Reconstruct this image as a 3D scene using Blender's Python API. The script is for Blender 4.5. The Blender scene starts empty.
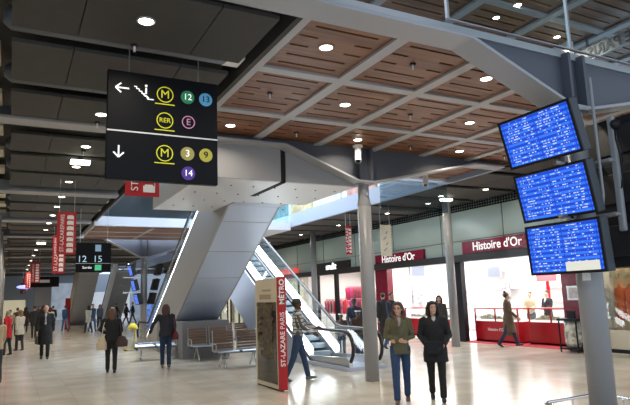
import bpy, bmesh, math, random
from mathutils import Vector, Matrix
R = math.radians
PI = math.pi
random.seed(7)
scene = bpy.context.scene
C = scene.collection

# ------------------------------------------------------------ camera
cam_d = bpy.data.cameras.new('camera'); cam = bpy.data.objects.new('camera', cam_d); C.objects.link(cam)
cam_d.sensor_width = 36.0; cam_d.lens = 571.4 * 36.0 / 630.0
cam_d.clip_start = 0.05; cam_d.clip_end = 400
_y, _p, _r = R(28.098), R(9.19), R(-1.99)
_f = Vector((math.sin(_y) * math.cos(_p), math.cos(_y) * math.cos(_p), math.sin(_p)))
_rr = Vector((math.cos(_y), -math.sin(_y), 0)); _u = _rr.cross(_f)
_r2 = _rr * math.cos(_r) + _u * math.sin(_r); _u2 = -_rr * math.sin(_r) + _u * math.cos(_r)
m = Matrix((( _r2.x, _u2.x, -_f.x), (_r2.y, _u2.y, -_f.y), (_r2.z, _u2.z, -_f.z))).to_4x4()
m.translation = Vector((0, 0, 1.815)); cam.matrix_world = m
scene.camera = cam
# ------------------------------------------------------------ world, exposure
w = bpy.data.worlds.new('daylight'); scene.world = w; w.use_nodes = True
bg = w.node_tree.nodes['Background']; bg.inputs[0].default_value = (0.70, 0.84, 1.0, 1); bg.inputs[1].default_value = 1.25
scene.view_settings.view_transform = 'Standard'; scene.view_settings.look = 'None'
scene.view_settings.exposure = 0.22; scene.view_settings.gamma = 1.0; scene.view_settings.use_curve_mapping = False
scene.cycles.use_denoising = True
scene.cycles.max_bounces = 6; scene.cycles.diffuse_bounces = 3; scene.cycles.glossy_bounces = 3
scene.cycles.transmission_bounces = 4; scene.cycles.transparent_max_bounces = 12
scene.cycles.sample_clamp_indirect = 6.0; scene.cycles.caustics_reflective = False; scene.cycles.caustics_refractive = False
def area(name, loc, size, power, col=(1, .95, .88), rot=(0, 0, 0), sizey=None, spread=PI):
    d = bpy.data.lights.new(name, 'AREA'); d.energy = power; d.color = col; d.size = size
    if sizey: d.shape = 'RECTANGLE'; d.size_y = sizey
    d.spread = spread
    o = bpy.data.objects.new(name, d); o.location = loc; o.rotation_euler = rot; C.objects.link(o); return o
# skylight over the open void of the upper gallery, and the shops' own ceiling lights
area('skylight_void', (8.8, 19, 9.8), 4.0, 1300, (.78, .88, 1), sizey=14)
area('skylight_void', (5.0, 29, 9.8), 8.0, 3600, (.78, .88, 1), sizey=15)
area('shop_ceiling_light', (16.2, 13.7, 2.95), 3.0, 260, (1, .97, .95), sizey=3.8)
area('shop_ceiling_light', (16.2, 18.8, 2.95), 3.0, 260, (1, .97, .95), sizey=4.0)
area('shop_ceiling_light', (15.9, 9.2, 2.95), 2.0, 90, (1, .82, .58), sizey=3.0)
area('shop_ceiling_light', (16.2, 25.0, 2.95), 3.0, 170, (1, .92, .84), sizey=5.5)
area('shop_ceiling_light', (16.2, 32.0, 2.95), 3.0, 150, (1, .92, .84), sizey=6)

# ------------------------------------------------------------ materials
def mat(name, col, rough=.5, metal=0, emit=None, es=1.0, noise=0, nscale=6, bump=0, coat=0, spec=None, alpha=None):
    m = bpy.data.materials.new(name); m.use_nodes = True; nt = m.node_tree; b = nt.nodes['Principled BSDF']
    b.inputs['Base Color'].default_value = (*col, 1); b.inputs['Roughness'].default_value = rough; b.inputs['Metallic'].default_value = metal
    if spec is not None: b.inputs['Specular IOR Level'].default_value = spec
    if coat: b.inputs['Coat Weight'].default_value = coat; b.inputs['Coat Roughness'].default_value = .05
    if emit: b.inputs['Emission Color'].default_value = (*emit, 1); b.inputs['Emission Strength'].default_value = es
    if alpha is not None: b.inputs['Alpha'].default_value = alpha
    if noise or bump:
        tc = nt.nodes.new('ShaderNodeTexCoord'); n = nt.nodes.new('ShaderNodeTexNoise'); n.inputs['Scale'].default_value = nscale; n.inputs['Detail'].default_value = 4
        nt.links.new(tc.outputs['Object'], n.inputs['Vector'])
        if noise:
            mr = nt.nodes.new('ShaderNodeMapRange'); mr.inputs[1].default_value = .3; mr.inputs[2].default_value = .7
            mr.inputs[3].default_value = 1 - noise; mr.inputs[4].default_value = 1 + noise
            nt.links.new(n.outputs['Fac'], mr.inputs[0])
            mx = nt.nodes.new('ShaderNodeVectorMath'); mx.operation = 'SCALE'; mx.inputs[0].default_value = col
            nt.links.new(mr.outputs[0], mx.inputs['Scale']); nt.links.new(mx.outputs[0], b.inputs['Base Color'])
        if bump:
            bp = nt.nodes.new('ShaderNodeBump'); bp.inputs['Strength'].default_value = bump; bp.inputs['Distance'].default_value = .02
            nt.links.new(n.outputs['Fac'], bp.inputs['Height']); nt.links.new(bp.outputs[0], b.inputs['Normal'])
    return m
def glass_mat(name, tint, mix=.15, rough=.02):
    m = bpy.data.materials.new(name); m.use_nodes = True; nt = m.node_tree; nt.nodes.clear()
    o = nt.nodes.new('ShaderNodeOutputMaterial'); t = nt.nodes.new('ShaderNodeBsdfTransparent'); g = nt.nodes.new('ShaderNodeBsdfGlossy')
    t.inputs[0].default_value = (*tint, 1); g.inputs['Roughness'].default_value = rough; g.inputs[0].default_value = (1, 1, 1, 1)
    fr = nt.nodes.new('ShaderNodeLayerWeight'); pw = nt.nodes.new('ShaderNodeMath'); pw.operation = 'POWER'; pw.inputs[1].default_value = 4.0; nt.links.new(fr.outputs['Facing'], pw.inputs[0])
    ad = nt.nodes.new('ShaderNodeMath'); ad.operation = 'MULTIPLY_ADD'; ad.inputs[1].default_value = .45; ad.inputs[2].default_value = mix; ad.use_clamp = True
    mx = nt.nodes.new('ShaderNodeMixShader'); L = nt.links
    L.new(pw.outputs[0], ad.inputs[0]); L.new(ad.outputs[0], mx.inputs[0]); L.new(t.outputs[0], mx.inputs[1]); L.new(g.outputs[0], mx.inputs[2]); L.new(mx.outputs[0], o.inputs[0])
    return m
def floor_mat():
    m = mat('polished stone tiles', (.56, .51, .45), .12, spec=.6); nt = m.node_tree; b = nt.nodes['Principled BSDF']; L = nt.links
    tc = nt.nodes.new('ShaderNodeTexCoord'); br = nt.nodes.new('ShaderNodeTexBrick'); br.offset = 0
    br.inputs['Color1'].default_value = (.60, .53, .43, 1); br.inputs['Color2'].default_value = (.66, .60, .50, 1); br.inputs['Mortar'].default_value = (.50, .455, .385, 1)
    br.inputs['Scale'].default_value = 1; br.inputs['Mortar Size'].default_value = .006; br.inputs['Brick Width'].default_value = .6; br.inputs['Row Height'].default_value = .6
    L.new(tc.outputs['Object'], br.inputs['Vector'])
    n = nt.nodes.new('ShaderNodeTexNoise'); n.inputs['Scale'].default_value = 1.3; n.inputs['Detail'].default_value = 6; L.new(tc.outputs['Object'], n.inputs['Vector'])
    mr = nt.nodes.new('ShaderNodeMapRange'); mr.inputs[1].default_value = .3; mr.inputs[2].default_value = .7; mr.inputs[3].default_value = .9; mr.inputs[4].default_value = 1.08; L.new(n.outputs[0], mr.inputs[0])
    vm = nt.nodes.new('ShaderNodeVectorMath'); vm.operation = 'SCALE'; L.new(br.outputs[0], vm.inputs[0]); L.new(mr.outputs[0], vm.inputs['Scale']); L.new(vm.outputs[0], b.inputs['Base Color'])
    mr2 = nt.nodes.new('ShaderNodeMapRange'); mr2.inputs[3].default_value = .10; mr2.inputs[4].default_value = .24; L.new(n.outputs[0], mr2.inputs[0]); L.new(mr2.outputs[0], b.inputs['Roughness'])
    return m
def wood_mat(name, c1, c2, axis=0, rough=.45, scale=9):
    m = mat(name, c1, rough); nt = m.node_tree; b = nt.nodes['Principled BSDF']; L = nt.links
    tc = nt.nodes.new('ShaderNodeTexCoord'); mp = nt.nodes.new('ShaderNodeMapping'); s = [scale, scale, scale]; s[axis] = scale * .07
    mp.inputs['Scale'].default_value = s; L.new(tc.outputs['Object'], mp.inputs[0])
    n = nt.nodes.new('ShaderNodeTexNoise'); n.inputs['Scale'].default_value = 1.0; n.inputs['Detail'].default_value = 5; L.new(mp.outputs[0], n.inputs['Vector'])
    cr = nt.nodes.new('ShaderNodeValToRGB'); cr.color_ramp.elements[0].position = .32; cr.color_ramp.elements[1].position = .68
    cr.color_ramp.elements[0].color = (*c1, 1); cr.color_ramp.elements[1].color = (*c2, 1); L.new(n.outputs[0], cr.inputs[0]); L.new(cr.outputs[0], b.inputs['Base Color'])
    return m
def screen_mat(seed):
    # rows of a departures board: two blues by row, pale illegible text dashes in two columns; x = width, y = height in metres, object space
    m = bpy.data.materials.new('departures screen'); m.use_nodes = True; nt = m.node_tree; b = nt.nodes['Principled BSDF']; L = nt.links
    b.inputs['Base Color'].default_value = (.01, .01, .02, 1); b.inputs['Roughness'].default_value = .25
    tc = nt.nodes.new('ShaderNodeTexCoord'); sp = nt.nodes.new('ShaderNodeSeparateXYZ'); L.new(tc.outputs['Object'], sp.inputs[0])
    def M(op, a, bb=None):
        n = nt.nodes.new('ShaderNodeMath'); n.operation = op
        for i, v in enumerate((a, bb)):
            if v is None: continue
            if isinstance(v, (int, float)): n.inputs[i].default_value = v
            else: L.new(v, n.inputs[i])
        return n.outputs[0]
    row = M('MULTIPLY', sp.outputs[1], 1 / .034); fr = M('FRACT', M('ADD', row, 100)); ri = M('FLOOR', M('ADD', row, 100))
    odd = M('MODULO', ri, 2.0)
    inrow = M('MULTIPLY', M('GREATER_THAN', fr, .3), M('LESS_THAN', fr, .68))
    cx = nt.nodes.new('ShaderNodeCombineXYZ'); L.new(M('MULTIPLY', sp.outputs[0], 30.0), cx.inputs[0]); L.new(M('MULTIPLY', ri, 7.31), cx.inputs[1]); cx.inputs[2].default_value = seed
    n = nt.nodes.new('ShaderNodeTexNoise'); n.inputs['Scale'].default_value = 1; n.inputs['Detail'].default_value = 1; L.new(cx.outputs[0], n.inputs[0])
    # word columns: text occupies parts of each half
    hx = M('FRACT', M('ADD', M('DIVIDE', sp.outputs[0], .52), 10.0))
    name_ = M('MULTIPLY', M('GREATER_THAN', hx, .06), M('LESS_THAN', hx, .50)); num = M('MULTIPLY', M('GREATER_THAN', hx, .58), M('LESS_THAN', hx, .92))
    cx2 = nt.nodes.new('ShaderNodeCombineXYZ'); L.new(M('FLOOR', M('MULTIPLY', hx, 6.0)), cx2.inputs[0]); L.new(M('MULTIPLY', ri, 3.7), cx2.inputs[1]); cx2.inputs[2].default_value = seed + 5
    wn = nt.nodes.new('ShaderNodeTexWhiteNoise'); L.new(cx2.outputs[0], wn.inputs[0])
    txt = M('MULTIPLY', M('MULTIPLY', inrow, M('ADD', name_, num)), M('MULTIPLY', M('GREATER_THAN', n.outputs[0], .52), M('GREATER_THAN', wn.outputs[0], .3)))
    mid = M('MULTIPLY', M('LESS_THAN', hx, .985), M('GREATER_THAN', hx, .015))
    mx = nt.nodes.new('ShaderNodeMix'); mx.data_type = 'RGBA'; L.new(M('MULTIPLY', odd, mid), mx.inputs[0]); mx.inputs[6].default_value = (.004, .05, .56, 1); mx.inputs[7].default_value = (.022, .17, .84, 1)
    mx2 = nt.nodes.new('ShaderNodeMix'); mx2.data_type = 'RGBA'; L.new(txt, mx2.inputs[0]); L.new(mx.outputs[2], mx2.inputs[6]); mx2.inputs[7].default_value = (.55, .66, .90, 1)
    L.new(mx2.outputs[2], b.inputs['Emission Color']); b.inputs['Emission Strength'].default_value = 1.0
    return m

ORD = ['first', 'second', 'third', 'fourth', 'fifth', 'sixth', 'seventh', 'eighth', 'ninth', 'tenth', 'eleventh', 'twelfth', 'thirteenth', 'fourteenth', 'fifteenth', 'sixteenth', 'seventeenth', 'eighteenth']
MT = {}
def K(name, *a, **k):
    if name not in MT: MT[name] = mat(name, *a, **k)
    return MT[name]
M_floor = floor_mat()
M_wood = wood_mat('reddish slatted ceiling wood', (.105, .038, .016), (.275, .118, .050))
M_benchwood = wood_mat('brown bench slats', (.10, .055, .032), (.22, .13, .08))
M_rib = mat('pale grey painted steel', (.40, .40, .42), .45)
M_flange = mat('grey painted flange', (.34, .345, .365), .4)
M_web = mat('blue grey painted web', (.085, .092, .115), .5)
M_dark = mat('near black void', (.012, .012, .013), .8)
M_panel = mat('charcoal brown acoustic panel', (.052, .049, .046), .75, noise=.06)
M_duct = mat('slate blue duct', (.10, .115, .14), .4)
M_col = mat('grey column paint', (.28, .285, .30), .38)
M_clad = mat('satin aluminium cladding', (.47, .52, .63), .38, .25)
M_cladside = mat('shade toned side cladding', (.33, .32, .31), .5, .1)  # browner than the underside: the side's shade is put into its colour
M_soffit = mat('light soffit panel', (.68, .70, .75), .4, .1)
M_conc = mat('speckled concrete', (.22, .22, .23), .8, noise=.2, nscale=40, bump=.2)
M_steel = mat('brushed steel', (.55, .55, .56), .28, .9)
M_chrome = mat('chrome', (.7, .7, .72), .12, 1)
M_rubber = mat('black rubber', (.012, .012, .014), .35)
M_black = mat('black plastic', (.008, .008, .011), .5, spec=.25)
M_wallglass = mat('pale green back painted glass', (.40, .50, .475), .15, spec=.5)
M_red = mat('bright red laminate', (.36, .004, .012), .3)
M_maroon = mat('burgundy panel', (.16, .006, .022), .25)
M_redcarpet = mat('red carpet', (.55, .05, .07), .9, noise=.1, nscale=30)
M_shopwhite = mat('white shop wall', (.85, .85, .84), .5)
M_cream = mat('cream panel', (.62, .55, .42), .5)
M_white = mat('white print', (.80, .80, .80), .5)
M_whitelit = mat('lit white print', (.8, .8, .8), .5, emit=(1, 1, 1), es=.55)
M_glass = glass_mat('clear glass', (.93, .97, .96), .05)
M_glassblue = glass_mat('greenish balustrade glass', (.86, .94, .95), .02)
M_glassdark = glass_mat('tinted hanging glass', (.68, .78, .82), .22)
M_lamp = mat('lamp face', (1, 1, 1), .5, emit=(1, .90, .72), es=14)
M_led = mat('white strip light', (1, 1, 1), .5, emit=(.93, .96, 1), es=5)
M_signblack = mat('black sign face', (.004, .004, .006), .5, spec=.15)
M_step = mat('grey blue escalator step', (.30, .36, .42), .4, .3)
M_skin = [mat('light skin', (.58, .34, .25), .5), mat('tan skin', (.42, .23, .15), .5), mat('dark brown skin', (.09, .04, .025), .5)]

# ------------------------------------------------------------ mesh helpers
def link(o, parent=None):
    C.objects.link(o)
    if parent is not None: o.parent = parent
    return o
def new(name, bm, m, parent=None, smooth=False, bevel=0):
    me = bpy.data.meshes.new(name); bmesh.ops.recalc_face_normals(bm, faces=bm.faces[:]); bm.to_mesh(me); bm.free()
    for mm in (m if isinstance(m, (list, tuple)) else [m]): me.materials.append(mm)
    if smooth: me.polygons.foreach_set('use_smooth', [True] * len(me.polygons))
    o = link(bpy.data.objects.new(name, me), parent)
    if bevel:
        b = o.modifiers.new('bevel', 'BEVEL'); b.width = bevel; b.segments = 2; b.limit_method = 'ANGLE'
    return o
def B(): return bmesh.new()
def box(bm, x0, x1, y0, y1, z0, z1, M=None):
    v = [bm.verts.new(Vector(p) if M is None else M @ Vector(p)) for p in ((x0, y0, z0), (x1, y0, z0), (x1, y1, z0), (x0, y1, z0), (x0, y0, z1), (x1, y0, z1), (x1, y1, z1), (x0, y1, z1))]
    for f in ((0, 3, 2, 1), (4, 5, 6, 7), (0, 1, 5, 4), (1, 2, 6, 5), (2, 3, 7, 6), (3, 0, 4, 7)): bm.faces.new([v[i] for i in f])
    return bm
def bx(name, x0, x1, y0, y1, z0, z1, m, parent=None, bevel=0):
    return new(name, box(B(), x0, x1, y0, y1, z0, z1), m, parent, bevel=bevel)
def prism(bm, poly, axis, a, b_):
    # poly of 2D points extruded along axis ('x': (y,z) ; 'y': (x,z) ; 'z': (x,y))
    def P(p, t): return {'x': (t, p[0], p[1]), 'y': (p[0], t, p[1]), 'z': (p[0], p[1], t)}[axis]
    v0 = [bm.verts.new(P(p, a)) for p in poly]; v1 = [bm.verts.new(P(p, b_)) for p in poly]; n = len(poly)
    bm.faces.new(v0); bm.faces.new(v1[::-1])
    for i in range(n): bm.faces.new((v0[i], v0[(i + 1) % n], v1[(i + 1) % n], v1[i]))
    return bm
def tube(bm, pts, rads, n=10, sq=None, caps=True, flat=None):
    """lofted tube through points; rads scalar or (rx, ry) ; rounded ends"""
    pts = [Vector(p) for p in pts]; rs = [r if isinstance(r, tuple) else (r, r) for r in (rads if isinstance(rads, (list, tuple)) and not (len(rads) == 2 and len(pts) != 2) else [rads] * len(pts))]
    T = []
    for i in range(len(pts)):
        a = pts[max(0, i - 1)]; b = pts[min(len(pts) - 1, i + 1)]; T.append((b - a).normalized())
    ref = Vector((0, 0, 1)) if abs(T[0].z) < .8 else Vector((1, 0, 0))
    u = (ref - T[0] * ref.dot(T[0])).normalized()
    st = []
    if caps:
        r0 = min(rs[0]); st.append((pts[0] - T[0] * r0 * .6, T[0], (rs[0][0] * .5, rs[0][1] * .5)))
    for p, t, r in zip(pts, T, rs): st.append((p, t, r))
    if caps:
        r1 = min(rs[-1]); st.append((pts[-1] + T[-1] * r1 * .6, T[-1], (rs[-1][0] * .5, rs[-1][1] * .5)))
    rings = []
    for p, t, r in st:
        u = (u - t * u.dot(t)).normalized(); v = t.cross(u)
        rings.append([bm.verts.new(p + u * (math.cos(2 * PI * k / n) * r[0]) + v * (math.sin(2 * PI * k / n) * r[1])) for k in range(n)])
    for a, b in zip(rings, rings[1:]):
        for k in range(n): bm.faces.new((a[k], a[(k + 1) % n], b[(k + 1) % n], b[k]))
    bm.faces.new(rings[0][::-1]); bm.faces.new(rings[-1])
    return bm
def zloft(bm, rings, n=16):
    """rings: (cx, cy, z, rx, ry)"""
    rr = []
    for cx, cy, z, rx, ry in rings:
        rr.append([bm.verts.new((cx + math.cos(2 * PI * k / n) * rx, cy + math.sin(2 * PI * k / n) * ry, z)) for k in range(n)])
    for a, b in zip(rr, rr[1:]):
        for k in range(n): bm.faces.new((a[k], a[(k + 1) % n], b[(k + 1) % n], b[k]))
    bm.faces.new(rr[0][::-1]); bm.faces.new(rr[-1]); return bm
def ell(bm, c, r, seg=14, M=None):
    mm = Matrix.Translation(c) @ (M if M is not None else Matrix.Identity(4)) @ Matrix.Diagonal((r[0], r[1], r[2], 1))
    bmesh.ops.create_uvsphere(bm, u_segments=seg, v_segments=max(6, seg * 2 // 3), radius=1, matrix=mm); return bm
def cyl(bm, c, r, h, n=20, r2=None, M=None):
    mm = Matrix.Translation(c) @ (M if M is not None else Matrix.Identity(4))
    bmesh.ops.create_cone(bm, cap_ends=True, segments=n, radius1=r, radius2=r if r2 is None else r2, depth=h, matrix=mm); return bm
def tag(o, label, cat=None, group=None, kind=None):
    if label: o['label'] = label
    if cat: o['category'] = cat
    if group: o['group'] = group
    if kind: o['kind'] = kind
    return o
def thing(name, label, cat, loc=(0, 0, 0), rz=0, group=None, sc=1):
    o = bpy.data.objects.new(name, None); o.empty_display_size = .1; o.location = loc; o.rotation_euler = (0, 0, rz); o.scale = (sc, sc, sc); C.objects.link(o)
    return tag(o, label, cat, group)
def struct(o): o['kind'] = 'structure'; return o
def copytree(o, parent=None, loc=None, label=None, rz=None, sc=None):
    c = o.copy(); C.objects.link(c)
    if parent is not None: c.parent = parent
    for ch in list(o.children): copytree(ch, c)
    if loc is not None: c.location = loc
    if label: c['label'] = label
    if rz is not None: c.rotation_euler = (0, 0, rz)
    if sc is not None: c.scale = sc
    return c
def text(name, s, size, loc, m, parent=None, face='-Y', mirror=False, align='CENTER', ext=.004, sx=1, bold=0, up=None):
    cu = bpy.data.curves.new(name, 'FONT'); cu.body = s; cu.size = size; cu.align_x = align; cu.align_y = 'CENTER'; cu.extrude = ext; cu.offset = bold
    tmp = bpy.data.objects.new('tmp', cu); me = bpy.data.meshes.new_from_object(tmp); bpy.data.objects.remove(tmp); me.materials.clear(); me.materials.append(m); o = link(bpy.data.objects.new(name, me), parent)
    ax = {'-Y': ((1, 0, 0), (0, 0, 1)), '-X': ((0, -1, 0), (0, 0, 1)), '-Yup': ((0, 0, 1), (-1, 0, 0)), '-Xup': ((0, 0, 1), (0, 1, 0))}[face]
    x = Vector(ax[0]); y = Vector(ax[1]); z = x.cross(y)
    M = Matrix(((x.x * sx, y.x, z.x), (x.y * sx, y.y, z.y), (x.z * sx, y.z, z.z))).to_4x4()
    if mirror: M = M @ Matrix.Diagonal((-1, 1, 1, 1))
    M.translation = Vector(loc); o.matrix_local = M
    return o
def ring(bm, c, r, w, M, n=28, h=.004):
    a, b = [], []
    for k in range(n):
        t = 2 * PI * k / n
        a.append([bm.verts.new(M @ Vector(c) + M.to_3x3() @ Vector((math.cos(t) * q, math.sin(t) * q, zz))) for q, zz in ((r, 0), (r, h), (r - w, h), (r - w, 0))])
    for k in range(n):
        p, q = a[k], a[(k + 1) % n]
        for i in range(4): bm.faces.new((p[i], p[(i + 1) % 4], q[(i + 1) % 4], q[i]))
    return bm

# ------------------------------------------------------------ floor and shell
struct(bx('floor', -4, 24, -6, 100, -.2, 0, M_floor))
# near roof of the upper level, seen through the glass balustrade
bm = B(); n_ = 0
for i in range(7):
    for j in range(-4, 5):  # front rows are unseen, added so the glass reflects brown wood
        x0, y0 = 3.2 + i * 2.35, 5.4 + j * 2.2
        x1, y1 = x0 + 2.1, y0 + 2.0
        ys = [y0] + [y0 + 2.0 * t for t in (.17, .33, .5, .67, .83)] + [y1]
        for k in range(6):
            box(bm, x0, x1, ys[k] + .03, ys[k + 1] - .03, 9.0, 9.05)
            if k: box(bm, x0, x0 + .25, ys[k] - .03, ys[k] + .03, 9.0, 9.05); box(bm, x1 - .25, x1, ys[k] - .03, ys[k] + .03, 9.0, 9.05)
o = struct(new('ceiling', bm, M_wood)); tag(o, 'wooden slatted ceiling of the upper level seen through the glass balustrade')
bm = B()
for i in range(8): box(bm, 3.2 + i * 2.35 - .25, 3.2 + i * 2.35, -3.4, 16.4, 8.93, 9.06)
for j in range(-4, 6): box(bm, 2.95, 19.7, 5.4 + j * 2.2 - .2, 5.4 + j * 2.2, 8.95, 9.06)
struct(new('trim_1', bm, M_rib)); struct(bx('ceiling', 2.9, 19.8, -3.5, 16.5, 9.12, 9.3, M_dark))  # reaches over the unseen front rows too, closing off the sky

# wooden coffered ceiling
RX = [2.86 + 1.4 * i for i in range(7)]; RY = [5.10, 7.02, 8.9, 10.75, 12.6]
bm = B(); br = B()
for i in range(6):
    for j in range(4):
        if j == 3 and i < 3: continue
        x0, x1, y0, y1 = RX[i] + .09, RX[i + 1] - .09, RY[j] + .09, RY[j + 1] - .09
        W_ = x1 - x0; H_ = y1 - y0; sl = .022
        cs = [y0 + H_ * (k + .6) / 6.2 for k in range(6)]
        edges = [y0] + cs + [y1]
        for k in range(7):
            a = edges[k] + (sl if k else 0); b_ = edges[k + 1] - (sl if k < 6 else 0)
            box(bm, x0, x1, a, b_, 5.0, 5.03)
        for k, c_ in enumerate(cs):
            if k in (0, 1, 4, 5): box(bm, x0, x0 + .16, c_ - sl, c_ + sl, 5.0, 5.03); box(bm, x1 - .16, x1, c_ - sl, c_ + sl, 5.0, 5.03)
            else:
                box(bm, x0, x0 + .08, c_ - sl, c_ + sl, 5.0, 5.03); box(bm, x1 - .08, x1, c_ - sl, c_ + sl, 5.0, 5.03)
                box(bm, x0 + .34, x1 - .34, c_ - sl, c_ + sl, 5.0, 5.03)
struct(tag(new('ceiling', bm, M_wood), 'reddish wooden slatted ceiling panels in a grey grid'))
for i, x in enumerate(RX): box(br, x - .09, x + .09, 5.1, 12.6 if i >= 3 else 10.75, 4.96, 5.06)
for j, y in enumerate(RY): box(br, RX[3] if j == 4 else RX[0] - .09, RX[6] + .09, y - .09, y + .09, 4.962, 5.058)
struct(tag(new('trim_2', br, M_rib), 'pale grey ceiling grid between the wooden panels'))
struct(bx('ceiling', 2.9, 11.0, 5.12, 12.6, 5.07, 5.10, M_dark))

# haunched steel frames crossing the hall, with columns
XC = 6.8
def frame(n, Y, xl, xr, h0=4.85, hc=4.2, web=5.1, detail=True, xc=XC, col=True, lab=None, wb=None):
    prof = [(xl, h0), (xc - 1.93, h0), (xc - .2, hc), (xc + .2, hc), (xc + 3.2 if xr > xc + 3.2 else xr, h0), (xr, h0)]
    bm = B(); hw = .20
    prev = None
    top = []
    for k, (x, z) in enumerate(prof):
        top.append((x, z))
    poly = [(x, z) for x, z in prof] + [(x, z + .05) for x, z in reversed(prof)]
    prism(bm, poly, 'y', Y - hw, Y + hw)
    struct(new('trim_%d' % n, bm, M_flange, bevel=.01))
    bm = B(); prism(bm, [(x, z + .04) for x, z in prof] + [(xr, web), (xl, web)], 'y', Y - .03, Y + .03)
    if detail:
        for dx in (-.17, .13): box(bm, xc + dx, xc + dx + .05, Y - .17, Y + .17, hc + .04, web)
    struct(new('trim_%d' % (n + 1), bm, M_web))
def column(x, y, r, h, label, group=None, m=M_col, head=True):
    t = thing('column', label, 'column', (x, y, 0), 0, group)
    bm = B(); cyl(bm, (0, 0, h / 2 - (.25 if head else 0)), r, h - (.5 if head else 0), 32); o = new('shaft', bm, m, t, smooth=False)
    for p in o.data.polygons: p.use_smooth = abs(p.normal.z) < .5
    if head:
        bm = B(); zloft(bm, [(0, 0, h - .5, r, r), (0, 0, h - .47, r * 1.0, r), (0, 0, h - .3, r * .82, r * .82), (0, 0, h - .03, r * .8, r * .8), (0, 0, h - .03, r * 1.35, r * 1.35), (0, 0, h, r * 1.35, r * 1.35)], 24); new('head', bm, m, t)
        bm = B()
        for s in (-1, 1): cyl(bm, (-.0 + s * .0, s * r * .86, h - .25), .035, .05, 12, M=Matrix.Rotation(PI / 2, 4, 'X'))
        new('pin', bm, M_steel, t)
    return t
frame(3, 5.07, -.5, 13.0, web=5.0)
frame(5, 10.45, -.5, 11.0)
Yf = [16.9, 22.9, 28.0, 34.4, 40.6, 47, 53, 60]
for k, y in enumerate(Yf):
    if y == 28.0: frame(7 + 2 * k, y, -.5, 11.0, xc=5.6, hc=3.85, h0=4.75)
    else:
        bm = B(); box(bm, -.5, 2.6 if y < 34 else 8, y - .25, y + .25, 4.78, 4.84); box(bm, -.5, 2.6 if y < 34 else 8, y - .04, y + .04, 4.84, 5.1); struct(new('trim_%d' % (7 + 2 * k), bm, M_flange))
c1 = column(XC, 5.07, .165, 4.2, 'large grey round column carrying the three blue departure screens, in the low rail ring')
bm = B(); box(bm, -.05, .05, -.178, -.163, 2.02, 2.13); box(bm, -.05, .05, -.178, -.163, 1.88, 2.0)
st_ = new('sticker', bm, M_white, c1); st_.rotation_euler = (0, 0, R(-65))
column(XC, 10.45, .15, 4.2, 'grey round column in the middle of the hall right of the escalator newel')
column(12.95, 14.83, .14, 4.85, 'slim grey round column in front of the jewellery shop post', head=False)
column(5.6, 28.0, .15, 3.85, 'distant grey column carrying tilted screens above the cleaning trolley')
column(12.95, 24.6, .14, 4.85, 'slim grey column left of the black clothes shop sign behind the escalator', head=False)
column(12.95, 34, .14, 4.85, 'slim grey column far behind the escalator steps', head=False)
for k, y in enumerate((21.5, 27, 32.5, 38, 44)):
    column(-.50, y, .15, 4.85, '%s nearest grey column of the row along the left edge of the hall' % ORD[k], 'columns along the left edge', head=False)

# corridor ceiling of charcoal panels with ducts
bm = B(); bd = B(); bl = B(); bsl = B()
rows = [(3.6, 4.75), (5.45, 6.78), (7.2, 8.5), (9.0, 10.2), (11.3, 12.62), (12.95, 14.45), (14.75, 16.4), (17.4, 18.9), (19.3, 20.8), (21.1, 22.5), (23.3, 24.7), (25.0, 26.4), (26.7, 27.7)]
y = 28.4
while y < 66: rows.append((y, y + 1.5)); y += 1.95
for a, b_ in rows:
    xr = 2.55 if a < 29 else 8.4
    xs = [-.12, .565, 1.88, 2.55] if a < 29 else [-.12, .565, 1.88, 3.2, 4.5, 5.8, 7.1, 8.4]
    for x0, x1 in zip(xs, xs[1:]): box(bm, x0 + .006, x1 - .006, a, b_, 4.88, 4.93)
struct(tag(new('ceiling', bm, M_panel), 'charcoal acoustic ceiling panels above the left corridor'))
for (a, b_), (c_, d_) in zip(rows, rows[1:]):
    g0, g1 = b_, c_
    if any(abs((g0 + g1) / 2 - q) < .75 for q in [5.07, 10.45] + Yf): continue
    xr = 2.4 if a < 28 else 8.2
    tube(bd, [(-.12, (g0 + g1) / 2 - .02, 5.07), (xr, (g0 + g1) / 2 - .02, 5.07)], .15, 12)
    if a < 25: box(bl, 2.44, 2.66, (g0 + g1) / 2 - .16, (g0 + g1) / 2 + .16, 4.98, 5.12)
o = new('air_duct', bd, M_duct, smooth=True); tag(o, 'slate blue round ducts in the gaps of the corridor ceiling'); struct(o)
struct(tag(new('trim_30', bl, M_shopwhite), 'small white boxes at the duct ends'))
struct(bx('ceiling', -3.9, 2.78, 2.0, 29, 5.3, 5.4, M_panel)); struct(bx('ceiling', -3.9, 8.6, 29, 85, 5.3, 5.4, M_panel))
struct(bx('trim_31', 2.72, 2.79, 5.3, 28, 4.9, 5.3, M_panel))
# left side of the hall
struct(bx('wall_left', -2.3, -2.2, 3, 90, 0, 5.3, M_cream))
bm = B()
for k in range(30): box(bm, -2.2, -.25, 4.2 + k * 1.85, 4.9 + k * 1.85, 5.08, 5.16)
struct(tag(new('trim_32', bm, M_cream), 'cream ceiling fins beyond the left edge of the charcoal panels'))

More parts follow.
